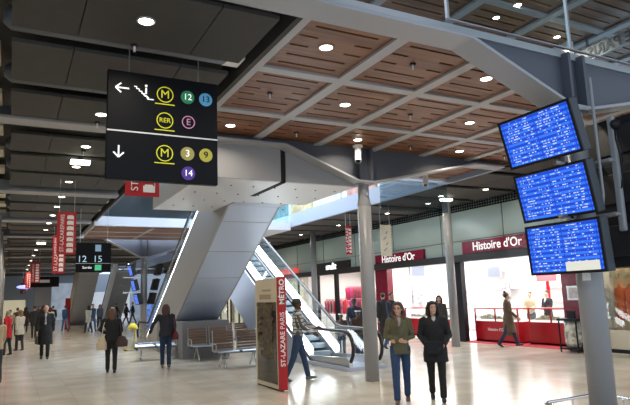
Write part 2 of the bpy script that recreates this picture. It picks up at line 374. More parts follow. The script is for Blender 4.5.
# right hand ground floor ceiling, slab edge of the gallery, upper floor
bm = B(); y = 5.4
while y < 66:
    for x0, x1 in ((11.15, 12.2), (12.22, 13.25), (13.27, 14.28)): box(bm, x0, x1, y, y + 1.55, 4.87, 4.92)
    y += 1.9
struct(tag(new('ceiling', bm, M_panel), 'charcoal ceiling panels in front of the shops'))
struct(bx('trim_33', 11.0, 11.12, 10.5, 70, 4.86, 5.42, mat('pale blue slab edge', (.24, .28, .36), .4)))
struct(bx('ceiling', 11.12, 20, 10.4, 70, 4.98, 5.40, M_dark)); struct(bx('ceiling', 11.12, 20, 5.2, 10.4, 4.98, 5.05, M_dark))
bm = B(); y = 5.5
while y < 60:  # black grille between ceiling and wall
    for z0 in (4.61, 4.70, 4.79): box(bm, 14.2, 14.26, y, y + 1.2, z0, z0 + .04)
    for q in range(10): box(bm, 14.18, 14.2, y + q * .12, y + q * .12 + .04, 4.6, 4.86)
    y += 1.2
struct(tag(new('trim_34', bm, M_black), 'black lattice grille above the shop fronts'))
struct(bx('wall_right', 14.34, 14.5, 3, 60, 3.05, 4.98, M_wallglass))
bm = B()
for y in (4.5, 7.5, 10.6, 13.7, 16.8, 19.9, 23, 26.1, 29.2, 32.3, 35.4): box(bm, 14.325, 14.345, y - .012, y + .012, 3.05, 4.98)
box(bm, 14.325, 14.345, 3, 60, 3.545, 3.565)
struct(new('trim_35', bm, M_web)); struct(bx('trim_36', 14.15, 14.5, 3, 60, 2.80, 3.05, mat('black shutter box', (.02, .02, .022), .4)))
# upper gallery wall
struct(bx('wall_right', 14.3, 14.5, 10.5, 60, 5.40, 9.2, M_shopwhite))
for k in range(9):
    y = 11.5 + k * 3.1
    cols = ((.75, .55, .32), (.35, .5, .55), (.8, .72, .55), (.62, .25, .2), (.8, .75, .68))
    t = bx('illuminated_display', 14.18, 14.29, y, y + 2.5, 5.5, 8.0, mat('upper shop display %d' % k, tuple(c * .8 for c in cols[k % 5]), .5, noise=.5, nscale=2, emit=cols[k % 5], es=.2))
    tag(t, ('tan', 'teal', 'cream', 'brick red', 'off white')[k % 5] + ' lit shop display of the upper gallery, %s along the wall' % ORD[k], 'shop window', 'lit upper gallery windows')
# distant upper level, bridge at the head of the escalators
struct(tag(bx('ceiling', 2.8, 8.0, 23.2, 27.7, 4.68, 4.71, M_wood), 'wooden soffit below the bridge')); struct(bx('trim_44', 2.75, 8.0, 24.6, 24.75, 4.66, 4.69, M_rib)); struct(bx('trim_45', 2.75, 8.0, 26.2, 26.35, 4.66, 4.69, M_rib)); struct(bx('trim_46', 4.9, 5.05, 23.2, 27.7, 4.665, 4.69, M_rib))
struct(bx('floor', 2.72, 11.0, 23.0, 26.6, 4.72, 5.08, mat('white slab band', (.62, .66, .74), .4)))
struct(bx('wall_back', -3, 20, 62, 62.3, 5.4, 9.5, M_clad)); struct(bx('ceiling', -4, 20, 37, 62, 9.5, 9.7, M_clad))
struct(bx('wall_left', -2.3, -2.1, 3, 62, 5.42, 9.5, M_clad))

# landing slab of the near escalator
LS = B(); prism(LS, [(3.18, 10.62), (6.72, 10.62), (6.72, 13.2), (6.27, 13.2), (6.27, 13.24), (4.78, 13.24), (4.78, 14.9), (3.18, 14.9)], 'z', 4.15, 5.1)
struct(tag(new('floor', LS, M_soffit, bevel=.01), 'pale landing slab whose soffit carries the near escalator'))
bm = B(); box(bm, 3.17, 4.86, 10.56, 10.63, 4.16, 4.86); box(bm, 4.98, 6.7, 10.56, 10.63, 4.16, 4.86)
struct(new('trim_40', bm, M_flange)); struct(bx('trim_41', 4.86, 4.98, 10.60, 12.3, 4.142, 4.86, M_dark))
bm = B()
for i in range(7):
    for j in range(4): cyl(bm, (3.5 + i * .5, 11.2 + j * .95, 4.145), .018, .02, 8)
struct(new('trim_42', bm, M_dark))

# ------------------------------------------------------------ escalators (local: climbs along +Y, x 0..1.5)
def escalator(name, label, loc, rot, side_m, under_m, W=1.45, rise=5.1):
    t = thing(name, label, 'escalator', loc, rot, 'escalators')
    s30 = math.tan(R(30)); yb = 2.0; ye = yb + rise / s30; L_ = ye + 1.8
    # truss cladding: sides
    low = [(0, 0), (yb + 3.0, 0), (ye + 1.1, (ye + 1.1 - yb - 3.0) * s30), (L_, (ye + 1.1 - yb - 3.0) * s30)]
    low[2] = (yb + 3.0 + (rise - .95) / s30, rise - .95); low[3] = (L_, rise - .95)
    up = [(L_, rise), (ye, rise), (yb, .10), (.3, .10), (0, .08)]
    for nm, x0, x1 in (('side_cladding', 0, .05), ('side_cladding', W - .05, W)):
        bm = B(); prism(bm, low + up, 'x', x0, x1); new(nm, bm, side_m, t)
    bm = B(); lw = [(y, z + .015) for y, z in low]
    prism(bm, [(y, z + .0) for y, z in low] + [(y, z + .08) for y, z in reversed(low)], 'x', .05, W - .05); new('underside', bm, under_m, t)
    bm = B()
    for k in range(6): # panel joints across the underside
        yy = yb + 3.6 + k * 1.2; zz = (yy - yb - 3.0) * s30; box(bm, .04, W - .04, yy - .006, yy + .006, zz - .008, zz + .01)
    new('joint', bm, M_cladside, t)
    # steps
    n = int(rise / .2); bm = B()
    for k in range(n + 1):
        y0 = yb + k * (ye - yb) / (n + 1); z = .05 + k * .2
        box(bm, .22, W - .22, y0, y0 + .42, z - .12, z + .02 if k else .03)
    st = new('steps', bm, M_step, t); st['kind'] = 'stuff'
    bx('comb_plate', .2, W - .2, .1, yb, 0.02, .06, M_steel, t)
    for x in (.16, W - .16):
        sgn = -1 if x < W / 2 else 1
        bm = B(); pts = [(.25, .1), (.25, .86), (yb, .86), (ye, rise + .86), (L_ - .1, rise + .86), (L_ - .1, rise + .06), (ye, rise + .06), (yb, .1)]
        prism(bm, pts, 'x', x - .008, x + .008); gp_ = new('glass_panel', bm, M_glass, t)
        bm = B(); path = []
        for q in range(9):
            a = -PI / 2 - q * PI / 8; path.append((x, .32 + math.cos(a) * .40, .52 + math.sin(a) * .40))
        path += [(x, yb - .2, .93), (x, yb + .1, .97), (x, ye - .1, rise + .88), (x, ye + .3, rise + .96), (x, L_ - .1, rise + .96)]
        path = [p if i != 0 else (x, .45, .13) for i, p in enumerate(path)]
        tube(bm, path, .045, 10); new('handrail', bm, M_rubber, gp_, smooth=True)
        bm = B(); e0, e1_ = (x - .06, x - .02) if sgn < 0 else (x + .02, x + .06)
        for q0, q1 in ((x - .06, x - .02), (x + .02, x + .06)): prism(bm, [(yb + .1, .22), (ye, rise + .12), (ye, rise + .34), (yb + .1, .42)], 'x', q0, q1)
        new('strip_light', bm, M_led, t)
        bm = B(); prism(bm, [(0.05, .03), (0.05, .24), (.2, .3), (yb, .22), (ye, rise + .1), (L_, rise + .1), (L_, rise - .1), (ye, rise - .1), (yb + .2, .03)], 'x', x - .05, x + .05); new('skirt', bm, M_steel, t)
    return t
# far-climbing escalator on the right of the pair; near one comes down away from the camera
escalator('escalator', 'escalator with visible steps and black handrail newel, climbing away beside the mid column', (7.10, 12.0, 0), 0, M_clad, M_clad, 1.14)
e1 = escalator('escalator', 'escalator seen from below, its massive pale inclined underside resting on the concrete plinth', (6.25, 25.9, 0), PI, M_cladside, M_clad)
for k, (x, y) in enumerate(((4.4, 58), (7.4, 60))):
    copytree(e1, None, (x + 1.5, y, 0), ('distant escalator with bright rails left of the far facade', 'distant escalator with bright rails behind the couple in white and blue')[k])
p = bx('plinth', 4.76, 6.28, 17.9, 21.4, 0, 1.13, M_conc, bevel=.01); tag(p, 'speckled concrete plinth under the inclined escalator', 'plinth')

# ------------------------------------------------------------ balustrades and glass
def balustrade(label, x0, y0, x1, y1, z, h, m, n=3, rail=True, posts=None):
    t = thing('glass_balustrade', label, 'balustrade', (x0, y0, z)); d = Vector((x1 - x0, y1 - y0, 0)); L_ = d.length; t.rotation_euler = (0, 0, math.atan2(d.y, d.x))
    for k in range(n): bx('glass_pane', L_ * k / n + .01, L_ * (k + 1) / n - .01, -.008, .008, 0, h, m, t)
    if rail: bm = B(); tube(bm, [(0, 0, h + .02), (L_, 0, h + .02)], .025, 10); new('handrail', bm, M_steel, t, smooth=True)
    return t
t = balustrade('large glass balustrade along the upper floor edge above the departure screens', 4.42, 4.80, 13.0, 4.80, 4.98, 1.6, M_glassblue, 4)
bm = B(); box(bm, 0, 8.6, -.02, .02, -.015, 0.0); new('base_rail', bm, M_steel, t)
for k in (0, 2.14, 4.29, 6.43): bm = B(); box(bm, k - .015, k + .015, -.02, .02, 0, 1.6); new('post', bm, M_steel, t)
balustrade('glass balustrade on the left edge of the upper walkway behind the metro sign', 2.78, 15.0, 2.78, 26.5, 5.05, 1.1, M_glassblue, 6)
balustrade('glass balustrade along the white edge of the bridge at the head of the escalators', 2.8, 23.0, 10.9, 23.0, 5.08, 1.1, M_glassblue, 5)
balustrade('glass balustrade of the shop side gallery above the pale slab edge', 11.05, 11.0, 11.05, 40, 5.42, 1.1, M_glassblue, 9)
balustrade('glass balustrade beside the near escalator landing', 3.25, 10.9, 3.25, 14.9, 5.12, 1.1, M_glassblue, 2)
struct(bx('trim_43', 2.74, 2.84, 14.9, 26.5, 4.9, 5.06, M_flange))
t = thing('hanging_glass_screen', 'tinted glass screen hanging in front of the top of the slim column', 'glass screen', (9.0, 13.0, 4.0))
bx('glass_pane', 0, 2.42, -.008, .008, .08, .92, M_glassdark, t)
bm = B(); box(bm, -.02, 2.44, -.02, .02, .92, .97); new('top_rail', bm, M_steel, t)

# ------------------------------------------------------------ shops
struct(bx('floor', 14.3, 15.7, 10.7, 16.0, 0, .015, M_redcarpet)); struct(bx('floor', 15.7, 18.3, 10.7, 16.0, 0, .015, M_shopwhite)); struct(bx('floor', 14.3, 18.3, 16.0, 21.3, 0, .015, M_shopwhite))
struct(bx('floor', 14.3, 18.3, 5, 10.6, 0, .02, M_cream)); struct(bx('floor', 14.3, 18.3, 21.4, 36, 0, .015, M_shopwhite))
M_bright = mat('white glowing shop wall', (.9, .9, .9), .5, emit=(1, 1, 1), es=.45)  # glow mixed into the wall stands in for strong shop light
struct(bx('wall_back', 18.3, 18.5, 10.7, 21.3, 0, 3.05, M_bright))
struct(bx('wall_back', 18.3, 18.5, 3, 10.6, 0, 3.05, M_cream)); struct(bx('wall_back', 18.3, 18.5, 21.4, 60, 0, 3.05, M_shopwhite))
struct(bx('ceiling', 14.5, 18.5, 3, 60, 3.05, 3.12, M_shopwhite))
for n, (y0, y1, mm) in enumerate(((10.88, 11.62, M_maroon), (15.85, 16.42, M_black), (20.45, 21.35, M_maroon))):
    struct(bx('wall_right', 14.3, 14.6 if n != 1 else 14.5, y0, y1, 0, 2.8, mm))
struct(bx('wall_side', 14.6, 18.3, 10.65, 10.85, 0, 3.05, M_shopwhite)); struct(bx('wall_side', 14.6, 18.3, 21.3, 21.4, 0, 3.05, M_shopwhite)); struct(bx('wall_side', 14.6, 18.3, 28.5, 28.6, 0, 3.05, M_shopwhite))
# burgundy pier fittings
t = thing('notice_board', 'small grey notice panel on the burgundy pier', 'notice board', (14.28, 11.2, 1.62)); bx('board', -.02, .0, -.22, .22, -.2, .2, M_steel, t); bx('sheet', -.026, -.02, -.17, .17, -.15, .15, mat('pale print', (.5, .45, .45), .5, noise=.3, nscale=20), t)
# red grilles on shelves: shelving on the back walls
def shelf_unit(y0, y1, label, goods, z0=.3, n=4, m=M_shopwhite):
    t = thing('wall_shelving', label, 'shelf', (18.0, y0, 0)); W = y1 - y0
    bx('back_panel', .2, .29, 0, W, 0.02, 2.5, m, t)
    for k in range(n): bx('shelf', -.08, .2, 0, W, z0 + k * .5, z0 + k * .5 + .03, m, t)
    return t
shelf_unit(16.6, 20.4, 'white wall shelving with framed displays in the left jewellery shop', 0)
shelf_unit(11.8, 15.8, 'white wall shelving behind the counters of the right jewellery shop', 0)
def shopsign(y0, y1, z0, z1, s, m, label, size, tm, dy=0):
    t = thing('shop_sign', label, 'sign', (14.25, (y0 + y1) / 2, z0)); L_ = (y1 - y0) / 2
    sb_ = bx('sign_board', -.05, .08, -L_, L_, 0, z1 - z0, m, t, bevel=.01); text('lettering', s, size, (-.056, dy, (z1 - z0) / 2), tm, sb_, '-X', bold=.004)
M_signred = mat('burgundy sign face', (.22, .008, .035), .25)
shopsign(12.62, 15.58, 3.06, 3.50, "Histoire d'Or", M_signred, "burgundy Histoire d'Or shop sign right of the slim column", .40, M_whitelit, -.15)
shopsign(17.8, 21.15, 2.98, 3.44, "Histoire d'Or", M_signred, "burgundy Histoire d'Or shop sign left of the slim column", .42, M_whitelit, 0)
shopsign(23.4, 26.85, 2.95, 3.42, "undiz", mat('black shop sign', (.015, .015, .018), .3), 'black undiz shop sign behind the escalator', .5, mat('glowing letters', (1, 1, 1), .5, emit=(.9, .95, 1), es=2), 0)
def tv(x, y, z, label, w=.8, h=.52):
    t = thing('wall_television', label, 'television', (x, y, z)); bx('housing', 0, .06, -w / 2, w / 2, -h / 2, h / 2, M_steel, t, bevel=.01); bx('screen', -.006, .0, -w / 2 + .05, w / 2 - .05, -h / 2 + .05, h / 2 - .05, mat('pale tv screen', (.05, .05, .06), .3, emit=(.42, .48, .62), es=.9), t)
    bx('wall_arm', .06, .3, -.05, .05, -.05, .05, M_black, t)
tv(17.9, 17.85, 2.52, 'pale blue television on the wall of the jewellery shop right of the slim column')
t = thing('wall_television', 'pale blue television in the jewellery shop under its left sign', 'television', (16.55, 21.24, 2.76)); bx('housing', -.42, .42, -.06, .0, -.30, .30, M_steel, t, bevel=.01); bx('screen', -.37, .37, -.066, -.06, -.25, .25, mat('pale tv screen', (.05, .05, .06), .3, emit=(.42, .48, .62), es=.9), t); bx('wall_arm', -.05, .05, 0, .06, -.05, .05, M_black, t)
def counter(x0, x1, y0, y1, label, ends=False):
    t = thing('jewellery_counter', label, 'counter', (x0, y0, .015)); W, L_ = x1 - x0, y1 - y0
    bx('base', 0, W, 0, L_, 0, .70, M_red, t, bevel=.008)
    bx('plinth_strip', .0, W, -.002, L_ + .002, 0, .06, M_maroon, t)
    bed = bx('display_bed', .03, W - .03, .03, L_ - .03, .70, .76, mat('lit white bed', (.9, .9, .9), .5, emit=(1, 1, 1), es=.6), t)
    bx('glass_case', .01, W - .01, .01, L_ - .01, .76, 1.10, M_glass, t)
    bm = B(); box(bm, 0, W, 0, L_, 1.10, 1.14)
    new('top_frame', bm, M_red, t)
    for yy in (0, L_ * .5, L_ - .04): bm = B(); box(bm, 0, .04, yy, yy + .04, .7, 1.1); new('frame_post', bm, M_red, t)
    bm = B(); random.seed(int(y0 * 10))
    for k in range(14):
        yy = .1 + (L_ - .25) * k / 14; box(bm, .1, .25, yy, yy + .09, .76, .80 + random.random() * .12)
    new('jewellery_display', bm, M_cream, bed)
    return t
ct = counter(14.75, 15.35, 13.8, 16.0 - .2, 'low red glass topped counter with lettering at the left of the right jewellery shop')
text('lettering', "Histoire d'Or", .14, (-.008, 1.0, .42), M_white, ct, '-X')
counter(14.95, 15.55, 11.75, 13.55, 'red glass topped counter between the walking woman and the burgundy pier')
ct = counter(14.95, 15.55, 17.0, 20.2, 'red glass topped counter of the left jewellery shop behind the two women')
pr = bx('picture_panel', 17.86, 17.9, 17.0, 17.45, 1.3, 2.1, mat('grey picture', (.35, .35, .36), .5, noise=.5, nscale=8)); tag(pr, 'grey portrait poster on the wall above the walking woman', 'poster')
bm = B(); box(bm, 16.2, 16.75, 21.2, 21.29, 1.1, 2.1)
tag(new('picture_panel', bm, mat('grey picture b', (.35, .35, .36), .5, noise=.5, nscale=8)), 'grey picture panels under the television of the left jewellery shop', 'poster')
t = thing('hanging_sign', 'small red hanging sign on a red post behind the clerks', 'sign', (17.4, 14.75, 0)); bx('post', 0, .06, -.06, .06, 0.015, 2.05, M_red, t); bx('board', -.03, 0, -.45, .45, 2.02, 2.3, mat('salmon red board', (.75, .14, .16), .4), t)
# cream display window on the far right with garments
t = thing('display_window', 'warm lit display window of the shop at the right edge', 'shop window', (14.32, 0, 0))
bx('base', 0, .9, 7.5, 10.62, 0.0, .12, M_black, t); bx('plinth', .02, .9, 7.5, 10.62, .12, .62, M_cream, t); bx('back_board', .9, .96, 7.5, 10.62, .62, 2.7, mat('warm backing board', (.78, .55, .32), .5), t)
bx('glass_pane', .0, .012, 7.5, 10.35, .62, 2.75, M_glass, t); bx('frame_post', -.02, .05, 10.3, 10.4, 0, 2.8, M_steel, t)
struct(bx('wall_right', 14.3, 14.36, 10.4, 10.88, 0, 2.8, M_shopwhite)); struct(bx('wall_right', 14.34, 14.5, 3, 7.4, 0, 2.8, M_cream))
gc = [(.80, .13, .02), (.75, .09, .015), (.78, .70, .62), (.5, .35, .25)]
for k, (yy, cc) in enumerate(((10.38, gc[2]), (10.06, gc[0]), (9.76, gc[1]), (9.4, gc[3]))):
    t = thing('dress_form', ['white blouse on a display form by the window post', 'orange dress on a form second from the window post', 'orange red dress on a form third from the window post', 'brown garment on a form at the far right of the window'][k], 'mannequin', (14.68, yy, .62), 0, 'display forms in the warm window')
    bm = B(); zloft(bm, [(0, 0, .25, .15, .15), (0, 0, .5, .12, .12), (0, 0, .72, .10, .12), (0, 0, .95, .12, .16), (0, 0, 1.08, .08, .15), (0, 0, 1.13, .05, .05), (0, 0, 1.2, .045, .045)], 16); new('garment', bm, mat('garment %d' % k, cc, .8), t, smooth=True)
    bm = B(); cyl(bm, (0, 0, .13), .012, .26, 10); cyl(bm, (0, 0, .01), .1, .02, 16); new('stand', bm, M_steel, t)
for k, yy in enumerate((10.52, 10.22, 9.92, 9.62)):
    bm = B(); cyl(bm, (0, 0, 0), .13, .05, 20, M=Matrix.Rotation(PI / 2, 4, 'Y')); cyl(bm, (-.03, 0, 0), .10, .05, 20, M=Matrix.Rotation(PI / 2, 4, 'Y'))
    o = new('hat', bm, mat('straw', (.55, .50, .36), .8)); o.location = (15.2, yy, 2.12); tag(o, '%s from the left of the pale round hats hung in the warm window' % ORD[k], 'hat', 'hats in the warm window')
# clothes shop goods behind the escalator
cl = [(.7, .05, .08), (.8, .75, .72), (.75, .4, .45), (.15, .15, .2), (.6, .1, .3)]
def rack(x, y0, y1, label, z=1.55):
    t = thing('clothes_rack', label, 'clothes rack', (x, y0, .015)); W = y1 - y0; bm = B(); tube(bm, [(0, 0, z), (0, W, z)], .015, 8); tube(bm, [(0, 0, 0), (0, 0, z)], .015, 8); tube(bm, [(0, W, 0), (0, W, z)], .015, 8); new('rail', bm, M_steel, t)
    k = 0; yy = .1
    while yy < W - .1:
        c_ = cl[random.randrange(5)]; bm = B(); zloft(bm, [(0, yy, z - .75, .2, .045), (0, yy, z - .4, .17, .04), (0, yy, z - .12, .2, .04), (0, yy, z - .04, .04, .03)], 10)
        new('garment', bm, K('cloth %s' % (c_,), c_, .85), t, smooth=True); yy += .16
for k, (y0, y1) in enumerate(((21.8, 23.2), (23.5, 25.0), (25.4, 27.6))):
    rack(15.2, y0, y1, ['rack of red and white lingerie right of the black shop sign', 'rack of clothes under the middle of the black shop sign', 'rack of clothes seen through the escalator glass'][k])
rack(16.6, 22.0, 27.8, 'long back rack of clothes inside the shop behind the escalator', 2.2)
struct(bx('wall_right', 14.3, 14.5, 26.9, 27.3, 0, 2.8, M_black)); struct(bx('wall_right', 14.3, 14.5, 24.9, 25.05, 0, 2.8, M_black))
# far shops
for k, (y0, c_, nm) in enumerate(((29, (.75, .1, .08), 'red'), (33, (.2, .3, .5), 'blue'), (37, (.75, .06, .05), 'bright red'), (41, (.8, .7, .5), 'cream'), (45, (.7, .08, .06), 'dark red'), (49, (.15, .4, .3), 'green'), (53, (.75, .1, .08), 'scarlet'))):
    t = thing('distant_shop', 'distant lit shop front with a %s fascia along the right side' % nm, 'shop front', (14.2, y0, 0), 0, 'distant shop fronts')
    bx('fascia', -.05, .1, 0, 3.4, 2.85, 3.35, mat('fascia %d' % k, c_, .4, emit=c_, es=.5), t); bx('window_display', .35, .4, .1, 3.3, .02, 2.7, mat('shop glow %d' % k, (.75, .68, .55), .5, noise=.5, nscale=3, emit=(1, .85, .62), es=.4), t)
    bx('glass_pane', .1, .12, .1, 3.3, .02, 2.75, M_glass, t)
    for q in (0, 1.6, 3.3): bx('frame_post', .05, .13, q, q + .1, 0, 2.8, M_black, t)
# end of the hall
struct(bx('wall_back', -4, 20, 78, 78.4, 0, 5.4, mat('grey blue end wall', (.36, .40, .47), .5)))
for k, (x0, x1, z0, z1, c_) in enumerate(((4.3, 6.6, .9, 4.2, (.45, .52, .62)), (-1.6, 1.6, .6, 2.4, (.9, .8, .55)), (7.4, 12.4, .3, 3.0, (.8, .85, .95)))):
    o = bx('lit_window', x0, x1, 74 if k != 2 else 70, 74.2 if k != 2 else 70.2, 0, z1, mat('far window %d' % k, c_, .5, noise=.3, nscale=1.5, emit=c_, es=.35)); tag(o, ('tall bluish lit facade at the far end of the hall', 'warm lit shop at the far left end of the hall', 'pale lit shop windows at the far end right of the blue facade')[k], 'lit facade')
t = thing('stall_block', 'plain grey block wall at the far left between the crowd and the facade', 'partition', (2.0, 60, 0)); bx('panel', 0, 1.4, 0, 1, 0, 3.4, mat('mid grey partition', (.2, .2, .22), .6), t); bx('cap', -.05, 1.45, -.05, 1.05, 3.4, 3.5, M_web, t)
t = thing('illuminated_sign', 'small blue oval lit sign over the far left crowd', 'sign', (.95, 50, 3.2)); bm = B(); ell(bm, (0, 0, 0), (.55, .06, .14)); new('sign_face', bm, mat('blue lit', (.2, .25, .9), .4, emit=(.25, .3, 1), es=2), t); bm = B(); cyl(bm, (0, 0, .9), .02, 1.6, 8); new('hanger', bm, M_black, t)

# ------------------------------------------------------------ signs
def hung(t, xs, z0, z1):
    for x in xs: bm = B(); cyl(bm, (x, .03, (z0 + z1) / 2), .008, z1 - z0, 8); new('hanging_rod', bm, M_steel, t)
MX = Matrix(((1, 0, 0), (0, 0, -1), (0, 1, 0))).to_4x4()   # local xy -> world xz, facing -Y
t = thing('direction_sign', 'large black hanging metro direction sign with white arrows and coloured line numbers', 'sign', (1.63, 7.0, 3.26))
bx('sign_board', -.69, .69, 0, .09, 0, 1.37, M_signblack, t, bevel=.006)
bx('divider', -.69, .69, -.006, 0, .595, .612, M_white, t); hung(t, (-.44, .44), 1.37, 1.78)
yl = mat('yellow sign print', (.62, .60, .02), .5, emit=(.7, .68, .03), es=.25)
def disc(x, z, r, m, s, tm, ringm=None, size=.12):
    bm = B(); cyl(bm, (x, -.004, z), r, .008, 32, M=Matrix.Rotation(PI / 2, 4, 'X')); bd_ = new('line_badge', bm, m, t)
    if ringm: bm = B(); ring(bm, (0, 0, 0), r, .012, Matrix.Translation((x, -.009, z)) @ MX); new('badge_ring', bm, ringm, bd_)
    text('badge_number', s, size, (x, -.010, z), tm, bd_)
def wpx(px_, pz_): return ((px_ - 162) / 79.0, (1.37 * (1 - pz_)))
wt = M_whitelit
disc(.0, 1.13, .105, M_signblack, 'M', yl, yl, .15); disc(0, .79, .105, M_signblack, 'RER', yl, yl, .085); disc(0, .365, .105, M_signblack, 'M', yl, yl, .15)
for z in (1.005, .665, .24): bx('underline', -.125, .125, -.006, 0, z - .006, z + .006, yl, t)
disc(.29, 1.135, .088, mat('green badge', (.02, .28, .12), .5), '12', wt, size=.115); disc(.53, 1.135, .088, mat('sky blue badge', (.12, .45, .75), .5), '13', M_black, size=.115)
disc(.30, .80, .085, M_signblack, 'E', mat('pink print', (.75, .32, .55), .5), mat('pink print b', (.75, .32, .55), .5), .12)
disc(.29, .385, .088, mat('olive gold badge', (.42, .36, .09), .5), '3', wt, size=.125); disc(.53, .385, .088, mat('mustard badge', (.55, .48, .05), .5), '9', M_black, size=.125)
disc(.30, .13, .088, mat('violet badge', (.09, .03, .33), .5), '14', wt, size=.115)
bm = B(); a = MX
def bar(bm, x0, z0, x1, z1, w): d = Vector((x1 - x0, z1 - z0)); L_ = d.length; an = math.atan2(d.y, d.x); box(bm, 0, L_, -.006, 0, -w / 2, w / 2, Matrix.Translation((x0, 0, z0)) @ Matrix.Rotation(-an, 4, 'Y'))
bar(bm, -.60, 1.15, -.44, 1.15, .018); bar(bm, -.60, 1.15, -.535, 1.21, .018); bar(bm, -.60, 1.15, -.535, 1.09, .018)
new('left_arrow', bm, wt, t)
bm = B(); bar(bm, -.55, .42, -.55, .28, .018); bar(bm, -.55, .275, -.61, .335, .018); bar(bm, -.55, .275, -.49, .335, .018); new('down_arrow', bm, wt, t)
bm = B()
for k in range(5): bar(bm, -.38 + k * .032, 1.19 - k * .027, -.35 + k * .032, 1.19 - k * .027, .012); bar(bm, -.35 + k * .032, 1.19 - k * .027, -.35 + k * .032, 1.16 - k * .027, .012)
bar(bm, -.22, 1.045, -.14, 1.045, .012); bar(bm, -.235, 1.19, -.235, 1.11, .02); cyl(bm, (-.235, -.004, 1.215), .016, .008, 14, M=Matrix.Rotation(PI / 2, 4, 'X')); bar(bm, -.27, 1.10, -.20, 1.06, .014); new('escalator_symbol', bm, wt, t)

M_banner = mat('red banner cloth', (.40, .006, .012), .6)
def banner(x, y, z, w, h, label, s1='ST-LAZARE', s2='PARIS', hooks=True, top=5.3):
    t = thing('banner', label, 'banner', (x, y, z), 0, 'red banners')
    ck = bx('cloth', -w / 2, w / 2, -.008, .008, 0, h, M_banner, t)
    text('lettering', s1 + s2, h * .118, (-w * .22, -.012, h * .5), M_white, ck, '-Yup', bold=0)
    bm = B()
    box(bm, w * .355, w * .37, -.012, -.008, h * .05, h * .91)
    for k in range(7): z0 = h * (.05 + k * .13); box(bm, w * .02, w * .36, -.012, -.008, z0, z0 + h * .08); box(bm, w * .07, w * .31, -.012, -.008, z0 + h * .08, z0 + h * .095)
    new('arcade_print', bm, M_white, ck)
    hung(t, (-w * .4, w * .4), h, top - z)
    return t
banner(1.16, 15.2, 3.0, .43, 1.05, 'nearest whole red ST-LAZARE banner hanging left of the black platform sign')
banner(1.64, 24.7, 3.0, .46, 1.5, 'second red banner just behind the nearest one')
for k, (x, y) in enumerate(((1.18, 35.0), (1.18, 46), (1.18, 56), (1.18, 68))):
    banner(x, y, 3.0, .48, 1.1, ['red banner third in the receding row', 'red banner fourth in the receding row', 'small red banner fifth in the receding row', 'tiny red banner at the end of the receding row'][k])
banner(1.62, 8.3, 3.3, .48, 1.2, 'red banner almost hidden behind the large metro sign')
# narrow red banner and cream banner against the shop wall
t = thing('banner', 'narrow red banner hanging left of the mid column', 'banner', (11.4, 18.7, 3.3)); bx('cloth', -.13, .13, -.008, .008, 0, 1.1, M_banner, t); text('lettering', 'ST-LAZARE', .19, (-.06, -.012, .55), M_white, t, '-Yup')
bm = B(); [box(bm, .01, .10, -.012, -.008, .06 + k * .14, .15 + k * .14) for k in range(7)]; box(bm, .095, .105, -.012, -.008, .06, .99); new('arcade_print', bm, M_white, t); hung(t, (-.1, .1), 1.1, 1.58)
t = thing('banner', 'cream banner with blue drawings hanging behind the mid column', 'banner', (11.55, 16.6, 3.08)); bx('cloth', -.12, .34, -.0, .012, 0, 1.1, mat('cream cloth', (.72, .68, .55), .6), t)
bm = B(); [bar(bm, .0 + (k % 2) * .1, .18 + k * .2, .12 + (k % 2) * .06, .28 + k * .2, .03) for k in range(4)]; [bar(bm, .31, .06 + k * .1, .34, .06 + k * .1, .02) for k in range(10)]; new('blue_drawing', bm, mat('blue ink', (.05, .2, .45), .5), t); hung(t, (-.1, .3), 1.1, 1.9)
t = thing('direction_sign', 'black hanging sign with pale blue platform numbers beyond the red banners', 'sign', (2.4, 20.0, 2.80)); bx('sign_board', -.56, .52, 0, .12, 0, .96, M_signblack, t)
text('number', '12', .30, (-.38, -.01, .42), mat('pale blue print', (.45, .65, .8), .5, emit=(.45, .65, .8), es=.3), t); text('number', '15', .30, (.10, -.01, .42), mat('pale blue print b', (.45, .65, .8), .5, emit=(.45, .65, .8), es=.3), t)
bx('divider', -.56, .52, -.006, 0, .28, .29, M_white, t); text('word', 'Sortie', .12, (-.22, -.01, .15), wt, t); bx('exit_panel', .02, .22, -.008, 0, .06, .24, mat('green exit panel', (.05, .4, .2), .5, emit=(.1, .6, .3), es=.4), t); bx('train_symbol', .02, .2, -.008, 0, .68, .9, mat('pale blue print c', (.35, .55, .75), .5), t); hung(t, (-.45, .4), .96, 2.1)
# second, far black sign near the left crowd
t = thing('direction_sign', 'small distant black hanging sign over the left crowd', 'sign', (2.1, 44, 3.0)); bx('sign_board', -.9, .9, 0, .1, 0, .7, M_signblack, t); bx('pictogram', -.6, .3, -.01, 0, .3, .5, M_white, t); hung(t, (-.6, .6), .7, 2.0)
# mirrored lettering on a beam of the upper level
t = thing('upper_sign', 'white beam with dark mirrored lettering seen through the glass balustrade', 'sign', (14.6, 9.6, 8.45)); bx('beam', .0, .1, -3.2, 1.15, -.16, .22, M_rib, t); text('lettering', 'ST-LAZARE PARIS', .42, (-.03, -1.1, .02), M_web, t, '-X', mirror=True, bold=.006)
bm = B(); box(bm, .0, .06, -2.0, -1.94, .22, .5); box(bm, .0, .06, .5, .56, .22, .5); new('hanger', bm, M_web, t)

